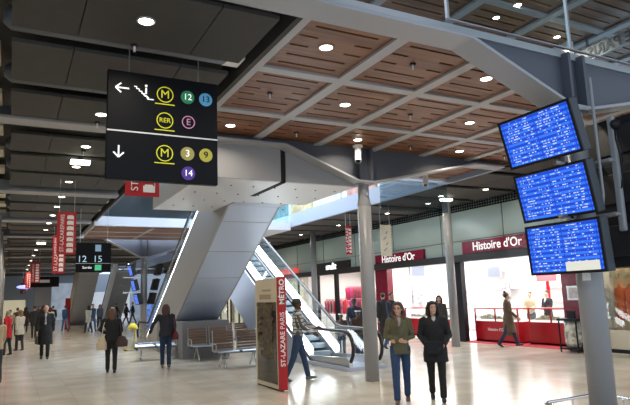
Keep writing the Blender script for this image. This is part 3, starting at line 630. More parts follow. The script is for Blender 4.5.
# kiosk
t = thing('information_totem', 'cream and red METRO information totem standing left of the man in the plaid shirt', 'information totem', (4.68, 10.46, 0))
bx('body', .0, .15, .03, 1.2, .03, 2.18, M_cream, t, bevel=.01); bx('red_edge', -.012, .16, -.03, .03, .02, 2.2, M_banner, t, bevel=.004)
bx('base', .02, .13, .05, 1.18, 0, .03, M_black, t)
bx('display_glass', -.012, .0, .10, 1.09, .12, 1.70, mat('dark map glass', (.03, .026, .022), .06, spec=.8), t)
bm = B(); random.seed(3)
for k in range(17): y_ = .2 + random.random() * .12; z_ = .60 + k * .062; box(bm, -.016, -.012, y_, y_ + .45 + random.random() * .35, z_, z_ + .064)
new('map_print', bm, mat('muted print', (.085, .062, .032), .5, noise=.9, nscale=11), t)
bm = B(); box(bm, -.005, 0, .35, .95, 1.76, 1.86); box(bm, -.005, 0, .35, .8, 1.92, 1.96); new('header_print', bm, mat('tan print', (.35, .28, .2), .5), t)
text('lettering', 'ST-LAZARE', .135, (.072, -.035, .80), M_white, t, '-Yup', bold=.002); text('lettering', 'PARIS', .135, (.072, -.035, 1.34), M_white, t, '-Yup'); text('lettering', 'MÉTRO', .15, (.072, -.035, 1.90), M_white, t, '-Yup', bold=.003)

# slender red totem far behind
t = thing('information_totem', 'slender bright red totem far down the hall beside the person in blue', 'information totem', (3.74, 45.2, 0)); bx('body', -.16, .16, 0, .5, .06, 2.2, M_banner, t, bevel=.02); bx('base', -.18, .18, -.02, .52, 0, .06, M_black, t)

# ------------------------------------------------------------ departure screens
def monitor(x, y, z, tilt, label, seed, flip=1, w=1.18, lit=True, parent=None):
    t = thing('departure_screen' if lit else 'switched_off_monitor', label, 'screen', (x, y, z), 0, 'hanging screens'); H_ = w * .585
    # local frame: X = screen horizontal, Y = up, Z = towards viewer
    nx = Vector((-flip * math.cos(tilt), 0, -math.sin(tilt))); up = Vector((-flip * math.sin(tilt), 0, math.cos(tilt))); hx = up.cross(nx)
    M = Matrix(((hx.x, up.x, nx.x), (hx.y, up.y, nx.y), (hx.z, up.z, nx.z))).to_4x4(); M.translation = Vector((x, y, z)); t.matrix_world = M
    bx('housing', -w / 2, w / 2, -H_ / 2, H_ / 2, -.16, -.008, K('dark blue grey housing', (.03, .038, .05), .45) if lit else K('dark rear housing', (.010, .011, .014), .5, spec=.3), t, bevel=.012)
    bm = B(); e = .035
    box(bm, -w / 2, w / 2, H_ / 2 - e, H_ / 2, -.01, .012); box(bm, -w / 2, w / 2, -H_ / 2, -H_ / 2 + e, -.01, .012); box(bm, -w / 2, -w / 2 + e, -H_ / 2 + e, H_ / 2 - e, -.01, .012); box(bm, w / 2 - e, w / 2, -H_ / 2 + e, H_ / 2 - e, -.01, .012)
    new('bezel', bm, M_black, t)
    if lit: bx('display', -w / 2 + e, w / 2 - e, -H_ / 2 + e, H_ / 2 - e, -.008, .003, screen_mat(seed), t)
    else:
        bx('back_panel', -w * .3, w * .3, -H_ * .3, H_ * .3, -.19, -.16, K('dark rear cover', (.016, .017, .02), .45), t, bevel=.01)
    return t
monitor(6.13, 5.11, 3.80, R(16), 'top one of three blue departure screens on the near column', 1)
monitor(6.42, 5.20, 3.06, R(12), 'middle one of three blue departure screens on the near column', 2)
t3 = monitor(6.466, 5.16, 2.32, R(4), 'lowest blue departure screen with a blank white box at its lower right', 3)
bx('blank_panel', .0 + .0, .50, -.31, -.19, .003, .006, mat('blank screen area', (.4, .4, .36), .5, emit=(.62, .62, .55), es=.8), t3)
for k, (x, z, tl) in enumerate(((7.50, 3.76, 9), (7.40, 3.08, 6), (7.34, 2.38, 3))):
    monitor(x, 4.72, z, R(tl), ['uppermost dark screen back at the right edge', 'middle dark screen back at the right edge', 'lowest dark screen back at the right edge above the display window'][k], 9, -1, 1.2, False)
t = thing('screen_bracket', 'grey bracket arms holding the departure screens to the near column', 'bracket', (6.8, 5.07, 0))
bm = B(); [box(bm, -.45, .55, -.03, .03, z, z + .05) for z in (3.42, 2.70)]; box(bm, -.28, -.22, -.03, .03, 2.2, 4.0); new('arm', bm, M_steel, t)
bm = B(); box(bm, .20, .27, -.45, -.36, 2.5, 4.05); [box(bm, .1, .24, -.42, -.1, z, z + .05) for z in (2.7, 3.42)]; new('vertical_bracket', bm, M_col, t, bevel=.02)
bm = B(); tube(bm, [(.05, -.30, 4.6), (.05, -.30, 3.0), (.05, -.27, 2.8)], .022, 10); new('conduit', bm, M_col, t, smooth=True)
bm = B(); tube(bm, [(.2, -.47, 3.85), (.12, -.52, 3.7), (.17, -.52, 3.5), (.2, -.50, 3.2), (.15, -.50, 3.05)], .012, 6); tube(bm, [(.25, -.47, 3.85), (.2, -.54, 3.6), (.24, -.5, 3.4)], .01, 6); new('cable', bm, M_black, t)
bm = B(); ell(bm, (.23, -.47, 3.92), (.09, .06, .07)); new('cable_outlet', bm, M_black, t)
# distant pair of tilted screen stacks
for k, (x, z) in enumerate(((5.0, 3.25), (5.15, 2.55), (5.3, 1.9))):
    o = monitor(x, 28.2, z, R(14), ['upper', 'middle', 'lower'][k] + ' blue screen of the distant left stack', 20 + k, 1, .9)
for k, (x, z) in enumerate(((6.3, 3.25), (6.15, 2.55), (6.0, 1.9))):
    o = monitor(x, 27.8, z, R(14), ['upper', 'middle', 'lower'][k] + ' dark screen back of the distant right stack', 30 + k, -1, .9, False)
t = thing('screen_bracket', 'bracket arms of the distant screens above the cleaning trolley', 'bracket', (5.6, 28, 0)); bm = B(); [box(bm, -.95, .95, -.03, .03, z, z + .04) for z in (3.3, 2.9, 2.2)]; new('arm', bm, M_steel, t)

# low rail ring around the near column
t = thing('guard_rail', 'low tubular steel guard rail ring around the foot of the near column', 'guard rail', (6.82, 5.05, 0))
bm = B(); pts = []
for cx_, cy_, a0 in ((.44, .44, 0), (-.44, .44, 90), (-.44, -.44, 180), (.44, -.44, 270)):
    for q in range(5): a = R(a0 + q * 22.5); pts.append((cx_ + math.cos(a) * .1, cy_ + math.sin(a) * .1, .30))
tube(bm, pts + [pts[0]], .022, 10, caps=False); new('rail', bm, M_chrome, t, smooth=True)
for x, y in ((.5, .1), (-.5, .1), (.05, .54), (.0, -.54), (.4, .54), (-.4, -.54)): bm = B(); cyl(bm, (x, y, .15), .016, .3, 10); new('post', bm, M_chrome, t)

# ------------------------------------------------------------ ceiling lights
def lamp(x, y, z, label, group, first=[None], power=16, r=.11):
    if first[0] is None:
        t = thing('ceiling_light', label, 'ceiling light', (x, y, z), 0, group)
        bm = B(); cyl(bm, (0, 0, -.006), r, .012, 28); new('diffuser', bm, M_lamp, t)
        bm = B(); ring(bm, (0, 0, -.014), r + .018, .02, Matrix.Identity(4), h=.02); new('trim_ring', bm, M_rib, t); first[0] = t
    else: t = copytree(first[0], None, (x, y, z), label); t['group'] = group
    area('ceiling_light_glow', (x, y, z - .03), .2, power, (1, .88, .70), spread=R(150))
    return t
for k, (x, y) in enumerate(((3.5, 6.1), (6.3, 6.1), (9.1, 6.1), (4.9, 7.97), (7.7, 7.97), (10.5, 7.97), (3.5, 9.8), (6.3, 9.8), (9.08, 9.8))):
    lamp(x, y, 5.0, 'wooden ceiling downlight, %s row from the camera, %s from the left' % (('front', 'middle', 'back')[(0, 0, 0, 1, 1, 1, 2, 2, 2)[k]], ORD[k % 3]), 'downlights of the wooden ceiling', r=.085)
for k, y in enumerate((6.07, 7.87, 9.62, 11.8, 13.69, 15.5, 17.8, 19.7, 21.7, 23.9, 26.1, 29.2, 32, 36, 40, 45, 50, 56)):
    lamp(1.2, y, 4.88, '%s nearest round downlight in the charcoal corridor ceiling' % ORD[k], 'downlights of the corridor ceiling', power=14 if k < 10 else 55)
for k, (x, y) in enumerate(((12.9, 12.9), (12.3, 14.3), (12.9, 15.7), (12.9, 18.2), (12.9, 22), (12.9, 25.8), (12.9, 30), (12.9, 35), (12.9, 42))):
    lamp(x, y, 4.87, '%s nearest round downlight in the charcoal ceiling before the shops' % ORD[k], 'downlights before the shops', power=12)
for k, (x, y) in enumerate(((11.2, 10.3), (11.2, 9.55), (13.75, 10.45), (13.9, 9.75), (12.3, 7.6), (16, 8.5))):
    lamp(x, y, 8.99, '%s from the left of the small downlights seen through the glass balustrade' % ORD[k], 'downlights of the upper ceiling', power=30)
def exitlight(x, y, z, label, g=(.15, .8, .3)):
    t = thing('emergency_light', label, 'emergency light', (x, y, z)); bx('diffuser', -.19, .19, -.1, .1, 0, .07, mat('bright emergency diffuser', (1, 1, 1), .5, emit=(1, .95, .8), es=5), t); bx('green_edge', -.17, .17, -.11, -.1, 0, .025, mat('green edge', g, .5, emit=g, es=1.2), t); bx('mount', -.05, .05, -.04, .04, .07, .14, M_black, t)
exitlight(1.2, 12.8, 4.74, 'bright emergency light with green edge under the corridor ceiling')
exitlight(1.25, 31.0, 4.74, 'distant bright emergency light over the corridor')
exitlight(12.6, 14.4, 4.73, 'bright emergency light with green edge before the shops')
# small sprinkler fittings
first = None
for k, (x, y) in enumerate(((4.9, 6.1), (7.7, 6.1), (3.5, 7.95), (6.3, 8.0), (9.1, 8.0), (4.87, 9.8), (7.7, 9.85), (10.5, 9.8), (1.2, 6.75), (1.2, 10.1), (1.2, 12.2))):
    z = 5.0 if x > 2 else 4.88
    if first is None:
        first = thing('sprinkler', 'small dark sprinkler in the wooden ceiling, front row, first from the left', 'sprinkler', (x, y, z), 0, 'ceiling sprinklers'); bm = B(); cyl(bm, (0, 0, -.01), .045, .02, 16); new('rosette', bm, M_black, first); bm = B(); cyl(bm, (0, 0, -.05), .014, .08, 10); new('nozzle', bm, M_shopwhite, first)
    else: copytree(first, None, (x, y, z), ('small dark sprinkler in the wooden ceiling, %s row, %s from the left' % (('front', 'front', 'middle', 'middle', 'middle', 'back', 'back', 'back')[k], ORD[(0, 1, 0, 1, 2, 0, 1, 2)[k]])) if k < 8 else '%s nearest small sprinkler in the charcoal corridor ceiling' % ORD[k - 8])
def camera_dome(x, y, z, label, dx, dy):
    t = thing('security_camera', label, 'security camera', (x, y, z)); bm = B(); cyl(bm, (0, 0, -.02), .11, .04, 24); cyl(bm, (0, 0, -.08), .03, .12, 12); new('mount', bm, M_shopwhite, t, smooth=False)
    d = Vector((dx, dy, -.8)).normalized(); p0 = Vector((0, 0, -.15)) - d * .08; p1 = p0 + d * .34; bm = B(); tube(bm, [p0, p1], .07, 18, caps=False); new('housing', bm, M_shopwhite, t, smooth=False); bm = B(); tube(bm, [p1 - d * .02, p1 + d * .006], .055, 18, caps=False); new('lens', bm, M_black, t)
camera_dome(6.52, 10.16, 4.98, 'white camera shaped spotlight hanging under the wooden ceiling above the mid column', -.25, -.35)
camera_dome(9.75, 11.9, 4.98, 'white spotlight near the hanging glass screen', -.3, -.3)

# ------------------------------------------------------------ seats
def seat_row(label, loc, rz, n=2, m=M_benchwood, group='beam seats', back=True):
    t = thing('bench_seat', label, 'bench', loc, rz, group)       # faces local -Y
    for k in range(n):
        x0 = k * .66
        if back:
            bm = B()
            for q in range(6): z = .47 + q * .078; box(bm, x0 + .03, x0 + .58, .10 + q * .012, .125 + q * .012, z, z + .066)
            new('backrest', bm, m, t, bevel=.004)
            for xx in (x0 + .02, x0 + .59): bm = B(); tube(bm, [(xx, .12, .42), (xx, .20, .95)], .014, 8); new('back_frame', bm, M_steel, t)
        bm = B()
        prism(bm, [(-.40, .40), (-.40, .43), (-.36, .45), (.05, .42), (.13, .47), (.14, .45), (.06, .395), (-.36, .42)], 'x', x0 + .02, x0 + .60)
        new('seat', bm, K('pale grey seat pan', (.42, .45, .50), .35, .4), t, bevel=.004)
    W = n * .66
    bm = B(); box(bm, 0, W - .04, -.17, -.11, .36, .41); new('beam', bm, M_web, t)
    for xx in (.2, W - .25):
        bm = B(); tube(bm, [(xx, -.14, .38), (xx, -.42, .02)], .022, 8); new('leg', bm, M_steel, t)
        bm = B(); tube(bm, [(xx, -.14, .38), (xx, .18, .02)], .022, 8); new('leg', bm, M_steel, t)
    for xx in (.0, W - .04): bm = B(); tube(bm, [(xx, .12, .42), (xx, .1, .62), (xx, -.25, .62), (xx, -.3, .44)], .014, 8); new('armrest', bm, M_steel, t)
    return t
seat_row('front pair of slatted wooden seats left of the information totem', (4.85, 15.1, 0), R(-3))
seat_row('rear pair of slatted wooden seats against the concrete plinth', (4.84, 17.45, 0), 0)
seat_row('slatted wooden seats behind the right side of the concrete plinth', (6.45, 19.6, 0), 0, 2)
seat_row('pale steel bench with crossed legs left of the concrete plinth', (3.50, 18.9, 0), R(-8), 2, M_steel, back=False)
# magazines on the bench
o = bx('newspaper', 3.60, 4.4, 18.62, 18.86, .475, .52, mat('blue white paper', (.5, .6, .75), .6, noise=.6, nscale=9)); tag(o, 'crumpled newspapers lying on the pale steel bench', 'newspaper')

# bins
t = thing('litter_bin', 'clear bag litter bin on a dark frame in front of the burgundy pier', 'bin', (14.0, 11.15, 0))
bm = B(); [tube(bm, [(x, y, 0), (x, y, .92)], .022, 8) for x, y in ((-.2, -.28), (-.2, .28), (.2, -.28), (.2, .28))]; box(bm, -.24, .24, -.32, .32, .86, .92); box(bm, -.22, .22, -.3, .3, .08, .12); new('frame', bm, M_black, t)
bm = B(); zloft(bm, [(0, 0, .13, .14, .2), (0, 0, .3, .19, .25), (0, 0, .6, .18, .25), (0, 0, .85, .17, .24)], 14); new('bag', bm, mat('clear bag', (.45, .42, .36), .25, noise=.6, nscale=10), t, smooth=True)
bx('lid_sign', -.03, .03, -.12, .12, .92, 1.12, M_black, t)
t = thing('cleaning_trolley', 'yellow cleaning trolley standing in the distance between the two walking women', 'trolley', (4.15, 22.7, 0))
bm = B(); cyl(bm, (-.15, 0, .28), .15, .36, 20, r2=.18); new('bucket', bm, mat('pale bucket', (.5, .5, .45), .5), t); bm = B(); tube(bm, [(.08, 0, .06), (.08, 0, .85)], .03, 8); box(bm, -.3, .2, -.15, .15, .06, .1); new('frame', bm, mat('yellow plastic', (.75, .55, .02), .5), t)
bm = B(); zloft(bm, [(0, 0, .78, .2, .14), (0, 0, .9, .16, .12), (0, 0, 1.0, .07, .06)], 14); new('hood', bm, mat('yellow plastic b', (.75, .62, .06), .5), t, smooth=True)
for a_, b_ in ((-.25, -.12), (-.25, .12), (.15, -.12), (.15, .12)): bm = B(); cyl(bm, (a_, b_, .03), .03, .02, 12, M=Matrix.Rotation(PI / 2, 4, 'X')); new('wheel', bm, M_rubber, t)
t = thing('display_stand', 'blue and white poster stand in the distance left of the second woman', 'display stand', (6.3, 29.6, 0)); bx('board', -.3, .45, 0, .08, .5, 1.75, mat('blue white posters', (.12, .25, .7), .5, noise=.9, nscale=5, emit=(.2, .35, .8), es=.15), t); bx('foot', -.3, .45, -.2, .3, 0, .04, M_steel, t); bm = B(); [box(bm, x, x + .04, .02, .06, .04, .5) for x in (-.28, .39)]; new('leg', bm, M_steel, t)

#PEOPLE#
# ------------------------------------------------------------ people (local frame: facing +Y, 1.70 m tall)
_tex = bpy.data.textures.new('cloth folds', 'CLOUDS'); _tex.noise_scale = .09
def clothmesh(name, bm, m, parent, vox, sm=3, fold=0):
    o = new(name, bm, m, parent, smooth=True)
    r = o.modifiers.new('remesh', 'REMESH'); r.mode = 'VOXEL'; r.voxel_size = vox; r.use_smooth_shade = True
    s = o.modifiers.new('smooth', 'SMOOTH'); s.factor = .5; s.iterations = sm
    if fold: d = o.modifiers.new('folds', 'DISPLACE'); d.texture = _tex; d.strength = fold; d.mid_level = .5; d.texture_coords = 'LOCAL'
    return o
def cm(c, rough=.85, **k): return K('cloth %s' % (tuple(round(v, 3) for v in c),), c, rough, noise=.18, nscale=25, **k)
def person(label, loc, face, H=1.70, skin=0, hair='long', hairc=(.03, .018, .012), top=(.05, .05, .06), toplen='jacket', bottom=(.02, .03, .07), shoe=(.03, .025, .02),
           legs=((18, 5), (-16, 12)), arms=((-12, 8, 18, 0), (14, 8, 20, 0)), lod=1, fat=1.0, inner=None, glasses=False, group=None, turn=0, lean=0, scarf=None, collar=True, cuff=True, noseat=True, top_m=None, skirt=False, headtilt=0):
    sc = H / 1.70; rz = math.atan2(-face[0], face[1]) if len(face) == 2 else 0
    t = thing('person', label, 'person', (loc[0], loc[1], 0), rz, group, sc)
    vox = (.009, .016, .03)[lod]; vc = (.014, .022, .036)[lod]
    # skeleton
    J = {}
    for s, (a, k) in zip((-1, 1), legs):
        hip = Vector((s * .088, 0, .90)); a_, k_ = R(a), R(k)
        kn = hip + Vector((s * .005, math.sin(a_), -math.cos(a_))) * .43; an = kn + Vector((-s * .01, math.sin(a_ - k_), -math.cos(a_ - k_))) * .40
        J[s] = (hip, kn, an, a_ - k_)
    low = min(J[s][2].z for s in (-1, 1)); dz = .075 - low
    def up(v): return Vector((v.x, v.y, v.z + dz))
    for s in (-1, 1): h_, k_, a_, q = J[s]; J[s] = (up(h_), up(k_), up(a_), q)
    tr = Matrix.Rotation(R(lean), 4, 'X')
    def T(p):
        v = Vector(p) - Vector((0, 0, .95)); v = tr @ v; return Vector((v.x, v.y, v.z + .95 + dz))
    A = {}
    for s, (f_, o_, e_, i_) in zip((-1, 1), arms):
        sh = Vector((s * .165 * fat, 0, 1.385)); f2, o2, e2, i2 = R(f_), R(o_), R(e_), R(i_)
        el = sh + Vector((s * math.sin(o2), math.sin(f2) * math.cos(o2), -math.cos(f2) * math.cos(o2))) * .285
        d = Vector((-s * math.sin(i2), math.sin(f2 + e2) * math.cos(i2), -math.cos(f2 + e2) * math.cos(i2))); wr = el + d * .245
        A[s] = (T(sh), T(el), T(wr), (tr.to_3x3() @ d).normalized())
    # body : one continuous surface
    bm = B(); Hd = Matrix.Rotation(R(turn), 4, 'Z') @ Matrix.Rotation(R(headtilt), 4, 'X'); hc = T((0, .012, 1.585))
    def hp(x, y, z): return hc + Hd @ Vector((x, y, z))
    ell(bm, hp(0, -.008, .022), (.072, .090, .092), 16, Hd); ell(bm, hp(0, .018, -.045), (.054, .062, .068), 14, Hd)
    tube(bm, [hp(0, .080, .02), hp(0, .092, -.012), hp(0, .106, -.026)], [.010, .012, .013], 8)
    for s in (-1, 1):
        ell(bm, hp(s * .073, -.006, -.005), (.012, .022, .032), 8, Hd); ell(bm, hp(s * .032, .064, -.03), (.022, .018, .02), 8, Hd)
    ell(bm, hp(0, .076, -.058), (.022, .012, .008), 8, Hd); ell(bm, hp(0, .070, -.088), (.022, .018, .018), 8, Hd)
    tube(bm, [T((0, -.012, 1.40)), T((0, -.004, 1.47)), hp(0, -.008, -.03)], [.058, .050, .05], 12)
    tube(bm, [T((0, 0, .93)), T((0, 0, 1.05)), T((0, .0, 1.22)), T((0, 0, 1.36)), T((0, 0, 1.42))], [(.125 * fat, .085), (.11 * fat, .08), (.125 * fat, .085), (.13 * fat, .075), (.08, .05)], 14)
    for s in (-1, 1):
        hip, kn, an, q = J[s]; tube(bm, [hip + Vector((0, 0, .04)), hip.lerp(kn, .5), kn, kn.lerp(an, .35), an], [.078, .068, .052, .05, .034], 10)
        sh, el, wr, d = A[s]; tube(bm, [sh, sh.lerp(el, .5), el, el.lerp(wr, .4), wr], [.048, .042, .036, .035, .024], 10)
        if lod < 2:
            side = Vector((1, 0, 0)); side = (side - d * side.dot(d)).normalized(); nrm = d.cross(side)
            pc = wr + d * .05
            M_ = Matrix((side, nrm, d)).transposed().to_4x4(); 
            ell(bm, pc, (.020, .036, .048), 10, M_)
            fr = .0085 if lod == 0 else .010
            inward = -s
            for q_, ln in zip((-.027, -.009, .009, .026), (.058, .072, .076, .066)):
                p0 = pc + nrm * q_ + d * .03; p1 = p0 + d * ln * .6 + side * inward * .006; p2 = p1 + d * ln * .38 + side * inward * .022; p3 = p2 + d * ln * .12 + side * inward * .022
                tube(bm, [p0, p1, p2, p3], [fr, fr * .95, fr * .85, fr * .75], 8)
            fw = nrm if nrm.y > 0 else -nrm
            p0 = pc - d * .022 + fw * .020; p1 = p0 + fw * .024 + d * .028; p2 = p1 + d * .03 + fw * .004 + side * inward * .01
            tube(bm, [p0, p1, p2], [.011, .010, .008], 8)
        else: ell(bm, wr + d * .07, (.03, .03, .07), 8)
    bo = clothmesh('body', bm, M_skin[skin], t, vox, 2)
    if lod < 2:
        for s in (-1, 1): bm = B(); ell(bm, hp(s * .030, .0815, .006), (.010, .006, .006), 8, Hd); new('eye', bm, M_black, bo, smooth=True)
        bm = B(); ell(bm, hp(0, .0875, -.058), (.021, .006, .005), 8, Hd); new('mouth', bm, K('lips', (.36, .09, .08), .5), bo, smooth=True)
        bm = B()
        for s in (-1, 1): tube(bm, [hp(s * .016, .087, .024), hp(s * .046, .078, .024)], .0035, 6)
        new('eyebrows', bm, K('brow', (.03, .02, .015), .8), bo)
    if glasses:
        bm = B()
        for s in (-1, 1):
            c_ = hp(s * .031, .095, .004); pts = [c_ + Hd @ Vector((math.cos(q * PI / 5) * .022, 0, math.sin(q * PI / 5) * .015)) for q in range(11)]; tube(bm, pts, .003, 6, caps=False)
            tube(bm, [hp(s * .052, .09, .006), hp(s * .075, .0, .006)], .003, 6)
        new('glasses', bm, M_black, t)
    # hair or hat
    bm = B(); hm = K('hair %s' % (hairc,), hairc, .55, noise=.3, nscale=60)
    cap = lambda g=0: ell(bm, hp(0, -.024, .036), (.082 + g, .090 + g, .092 + g), 16, Hd)
    if hair in ('long', 'bob', 'curly'):
        cap(.006); ln = {'long': .30, 'bob': .10, 'curly': .08}[hair]; g = .012 if hair == 'curly' else 0
        for s in (-1, 1):
            tube(bm, [hp(s * .066, .0, .07), hp(s * .086, -.02, .0), hp(s * .092, -.025, -.06), hp(s * .088, .01 if ln > .2 else -.02, -.06 - ln * .6), hp(s * .076, .05 if ln > .2 else -.02, -.06 - ln)], [.026 + g, .028 + g, .03 + g, .03 + g, .018], 8)
        tube(bm, [hp(0, -.07, .06), hp(0, -.085, -.03), hp(0, -.085, -.10), hp(0, -.08, -.08 - ln)], [(.06, .03), (.075 + g, .035), (.078 + g, .03), (.06, .02)], 12)
        tube(bm, [hp(-.05, .045, .092), hp(0, .062, .09), hp(.05, .045, .092)], .018, 8)
        if hair == 'curly':
            random.seed(5)
            for k in range(26):
                a_ = random.uniform(.9, 2 * PI - .9) + PI / 2; z_ = random.uniform(-.12, .10); rr_ = .095 * math.sqrt(max(.2, 1 - (max(0, z_) / .14) ** 2)); ell(bm, hp(math.cos(a_) * rr_, -.02 + math.sin(a_) * rr_, z_), (.026, .026, .026), 8)
    elif hair == 'short': cap(0); tube(bm, [hp(-.04, .05, .095), hp(.04, .05, .095)], .014, 8)
    elif hair == 'bald':
        ell(bm, hp(0, -.04, .0), (.080, .065, .055), 12, Hd)
    elif hair == 'bun': cap(.004); ell(bm, hp(0, -.06, .14), (.045, .045, .04), 10, Hd); 
    elif hair == 'cap':
        cap(.006)
    o = clothmesh('hair', bm, hm, t, (.009, .014, .028)[lod], 1)
    if hair == 'cap':
        bm = B(); zl = [(0, 0, .035, .086, .098), (0, 0, .08, .086, .096), (0, 0, .115, .070, .08), (0, 0, .135, .035, .04)]
        zloft(bm, [(0, -.012, z, rx, ry) for _, _, z, rx, ry in zl], 20); o = new('hat', bm, K('green brown hat', (.05, .055, .045), .8), t, smooth=True); o.matrix_local = Matrix.Translation(hc) @ Hd
        bm = B(); ell(bm, (0, .085, .045), (.07, .06, .008), 14); o2 = new('hat_brim', bm, K('green brown hat', (.05, .055, .045), .8), t, smooth=True); o2.matrix_local = Matrix.Translation(hc) @ Hd
    if hair == 'band':
        pass
    # trousers / skirt
    bm = B(); hipz = .95
    zloft(bm, [(0, 0, .84 + dz, .15 * fat, .10), (0, 0, .92 + dz, .165 * fat, .118), (0, 0, 1.02 + dz, .14 * fat, .105), (0, 0, 1.05 + dz, .12, .09)], 16)
    for s in (-1, 1):
        hip, kn, an, q = J[s]; tube(bm, [hip + Vector((0, 0, .04)), hip.lerp(kn, .45), kn, kn.lerp(an, .5), an + Vector((0, 0, .01))], [.094, .083, .066, .060, .058], 12)
    if skirt:
        zloft(bm, [(0, 0, .42 + dz, .20, .17), (0, 0, .7 + dz, .19, .15), (0, 0, .95 + dz, .15, .11)], 16)
    clothmesh('trousers' if not skirt else 'skirt', bm, cm(bottom), t, vc, 2, .012 if lod < 2 else 0)
    for s in (-1, 1):
        hip, kn, an, q = J[s]; bm = B(); qq = max(-.9, min(.5, q)) if q < 0 else q * .5
        d = Vector((0, math.cos(qq), math.sin(qq))); u_ = Vector((0, -math.sin(qq), math.cos(qq)))
        b0 = an - u_ * .035 - d * .05
        tube(bm, [b0, b0 + d * .06, b0 + d * .15 - u_ * .006, b0 + d * .215 - u_ * .014], [(.040, .036), (.042, .040), (.032, .044), (.020, .034)] if False else [(.038, .036), (.044, .040), (.034, .044), (.020, .032)], 12)
        tube(bm, [an - u_ * .02, an + Vector((0, 0, .03))], [.038, .04], 10)
        clothmesh('shoe', bm, cm(shoe, .5), t, vc * .8, 1)
    # upper garment
    hem = {'shirt': .88, 'jacket': .82, 'long': .66, 'coat': .46}[toplen]
    bm = B(); fl = {'shirt': 0, 'jacket': .012, 'long': .03, 'coat': .05}[toplen]
    prof = [(hem, .160 + fl, .118 + fl), (max(hem + .08, .90), .166 + fl * .5, .122 + fl * .4), (1.05, .148, .108), (1.20, .160, .118), (1.32, .172, .112), (1.385, .150, .092), (1.43, .085, .07), (1.455, .062, .06)]
    rr = []
    n_ = 18
    for z, rx, ry in prof:
        p = T((0, 0, z)); rr.append((p.x, p.y, p.z, rx * fat, ry * fat))
    zloft(bm, rr, n_)
    for s in (-1, 1):
        sh, el, wr, d = A[s]; sh2 = sh + Vector((-s * .03, 0, .0))
        tube(bm, [sh2, sh, sh.lerp(el, .5), el, el.lerp(wr, .5), wr - d * .01], [.066, .066, .060, .054, .050, .044], 12)
    if collar and lod < 2:
        tube(bm, [T((-.045, .05, 1.41)), T((-.062, -.01, 1.46)), T((0, -.06, 1.475)), T((.062, -.01, 1.46)), T((.045, .05, 1.41))], [.02, .024, .026, .024, .02], 8)
    tp = clothmesh({'shirt': 'shirt', 'jacket': 'jacket', 'long': 'jacket', 'coat': 'coat'}[toplen], bm, top_m or cm(top), t, vc, 2, .02 if lod < 2 else 0)
    if inner:
        bm = B(); pts = [T((0, .075, 1.435)), T((0, .098, 1.37)), T((0, .118, 1.30))]
        if toplen == 'coat': pts.append(T((0, .122, 1.10)))
        tube(bm, pts, [(.035, .018), (.036, .016), (.018, .012)] + ([(.03, .016)] if len(pts) > 3 else []), 10)
        new('inner_shirt', bm, cm(inner), t, smooth=True)
    if lod < 2 and toplen in ('jacket', 'long', 'coat'):
        bm = B()
        zz = [1.30 - .13 * k for k in range(int((1.32 - hem) / .13))]
        for z in zz: p = T((.018, .128 * fat, z)); ell(bm, p, (.009, .006, .009), 8)
        new('buttons', bm, M_black, t)
    if scarf:
        bm = B(); tube(bm, [T((-.06, .04, 1.45)), T((-.07, -.02, 1.46)), T((0, -.075, 1.47)), T((.07, -.02, 1.46)), T((.05, .06, 1.44)), T((.03, .12, 1.36)), T((.035, .135, 1.24))], [.03, .032, .034, .032, .032, .03, .02], 10); clothmesh('scarf', bm, cm(scarf), t, .018, 2)
    t['hand_r'] = 0; del t['hand_r']
    return t, A, sc
def wpt(t, p, sc): return Matrix.Rotation(t.rotation_euler[2], 4, 'Z') @ (Vector(p) * sc) + t.location
def handbag(name, label, t, A, sc, s, col, size=(.07, .15, .13), drop=.16, hand=True, strap_to=None, m=None):
    """bag hanging from the hand or shoulder s of person t; a thing of its own"""
    sh, el, wr, d = A[s]; p = wr + d * .09 if hand else Vector((sh.x + s * .075, sh.y - .05, .95 + (sh.z - 1.385)))
    w_ = wpt(t, p, sc); o = thing(name, label, 'bag', (w_.x, w_.y, w_.z), t.rotation_euler[2], None)
    bm = B(); z0 = -drop if hand else 0; x, y, z = size
    zloft(bm, [(0, 0, z0 - z * 2, x * .9, y * .95), (0, 0, z0 - z * 1.9, x, y), (0, 0, z0 - z, x * 1.05, y), (0, 0, z0 - z * .15, x * .6, y * .85), (0, 0, z0, x * .3, y * .8)], 14)
    mm = m or cm(col, .5); nb = new('bag_body', bm, mm, o, smooth=True)
    bm = B()
    if hand: tube(bm, [(0, -y * .5, z0 - .02), (0, -y * .3, -.02), (0, 0, .0), (0, y * .3, -.02), (0, y * .5, z0 - .02)], .008, 6)
    else: q = Vector((0, 0, 1.43 + (sh.z - 1.385) - p.z)) * sc; tube(bm, [(0, -y * .6, -.02), (-s * .04, -.02, q.z * .6), (-s * .10, .03, q.z + .01), (-s * .04, .08, q.z * .6), (0, y * .6, -.02)], .011, 6)
    new('handle', bm, mm, o)
    return o
def to(x, y): v = Vector((-x, -y)); v.normalize(); return (v.x, v.y)
plaid = K('plaid shirt', (.55, .52, .46), .85); nt = plaid.node_tree; b_ = nt.nodes['Principled BSDF']; tc_ = nt.nodes.new('ShaderNodeTexCoord'); br_ = nt.nodes.new('ShaderNodeTexBrick'); br_.offset = 0
for k_, v_ in (('Scale', 1), ('Mortar Size', .012), ('Brick Width', .075), ('Row Height', .08)): br_.inputs[k_].default_value = v_
br_.inputs['Color1'].default_value = (.62, .60, .55, 1); br_.inputs['Color2'].default_value = (.50, .48, .44, 1); br_.inputs['Mortar'].default_value = (.08, .08, .09, 1)
mp_ = nt.nodes.new('ShaderNodeMapping'); mp_.inputs['Rotation'].default_value = (R(90), 0, R(90)); nt.links.new(tc_.outputs['Object'], mp_.inputs[0]); nt.links.new(mp_.outputs[0], br_.inputs['Vector']); nt.links.new(br_.outputs[0], b_.inputs['Base Color'])

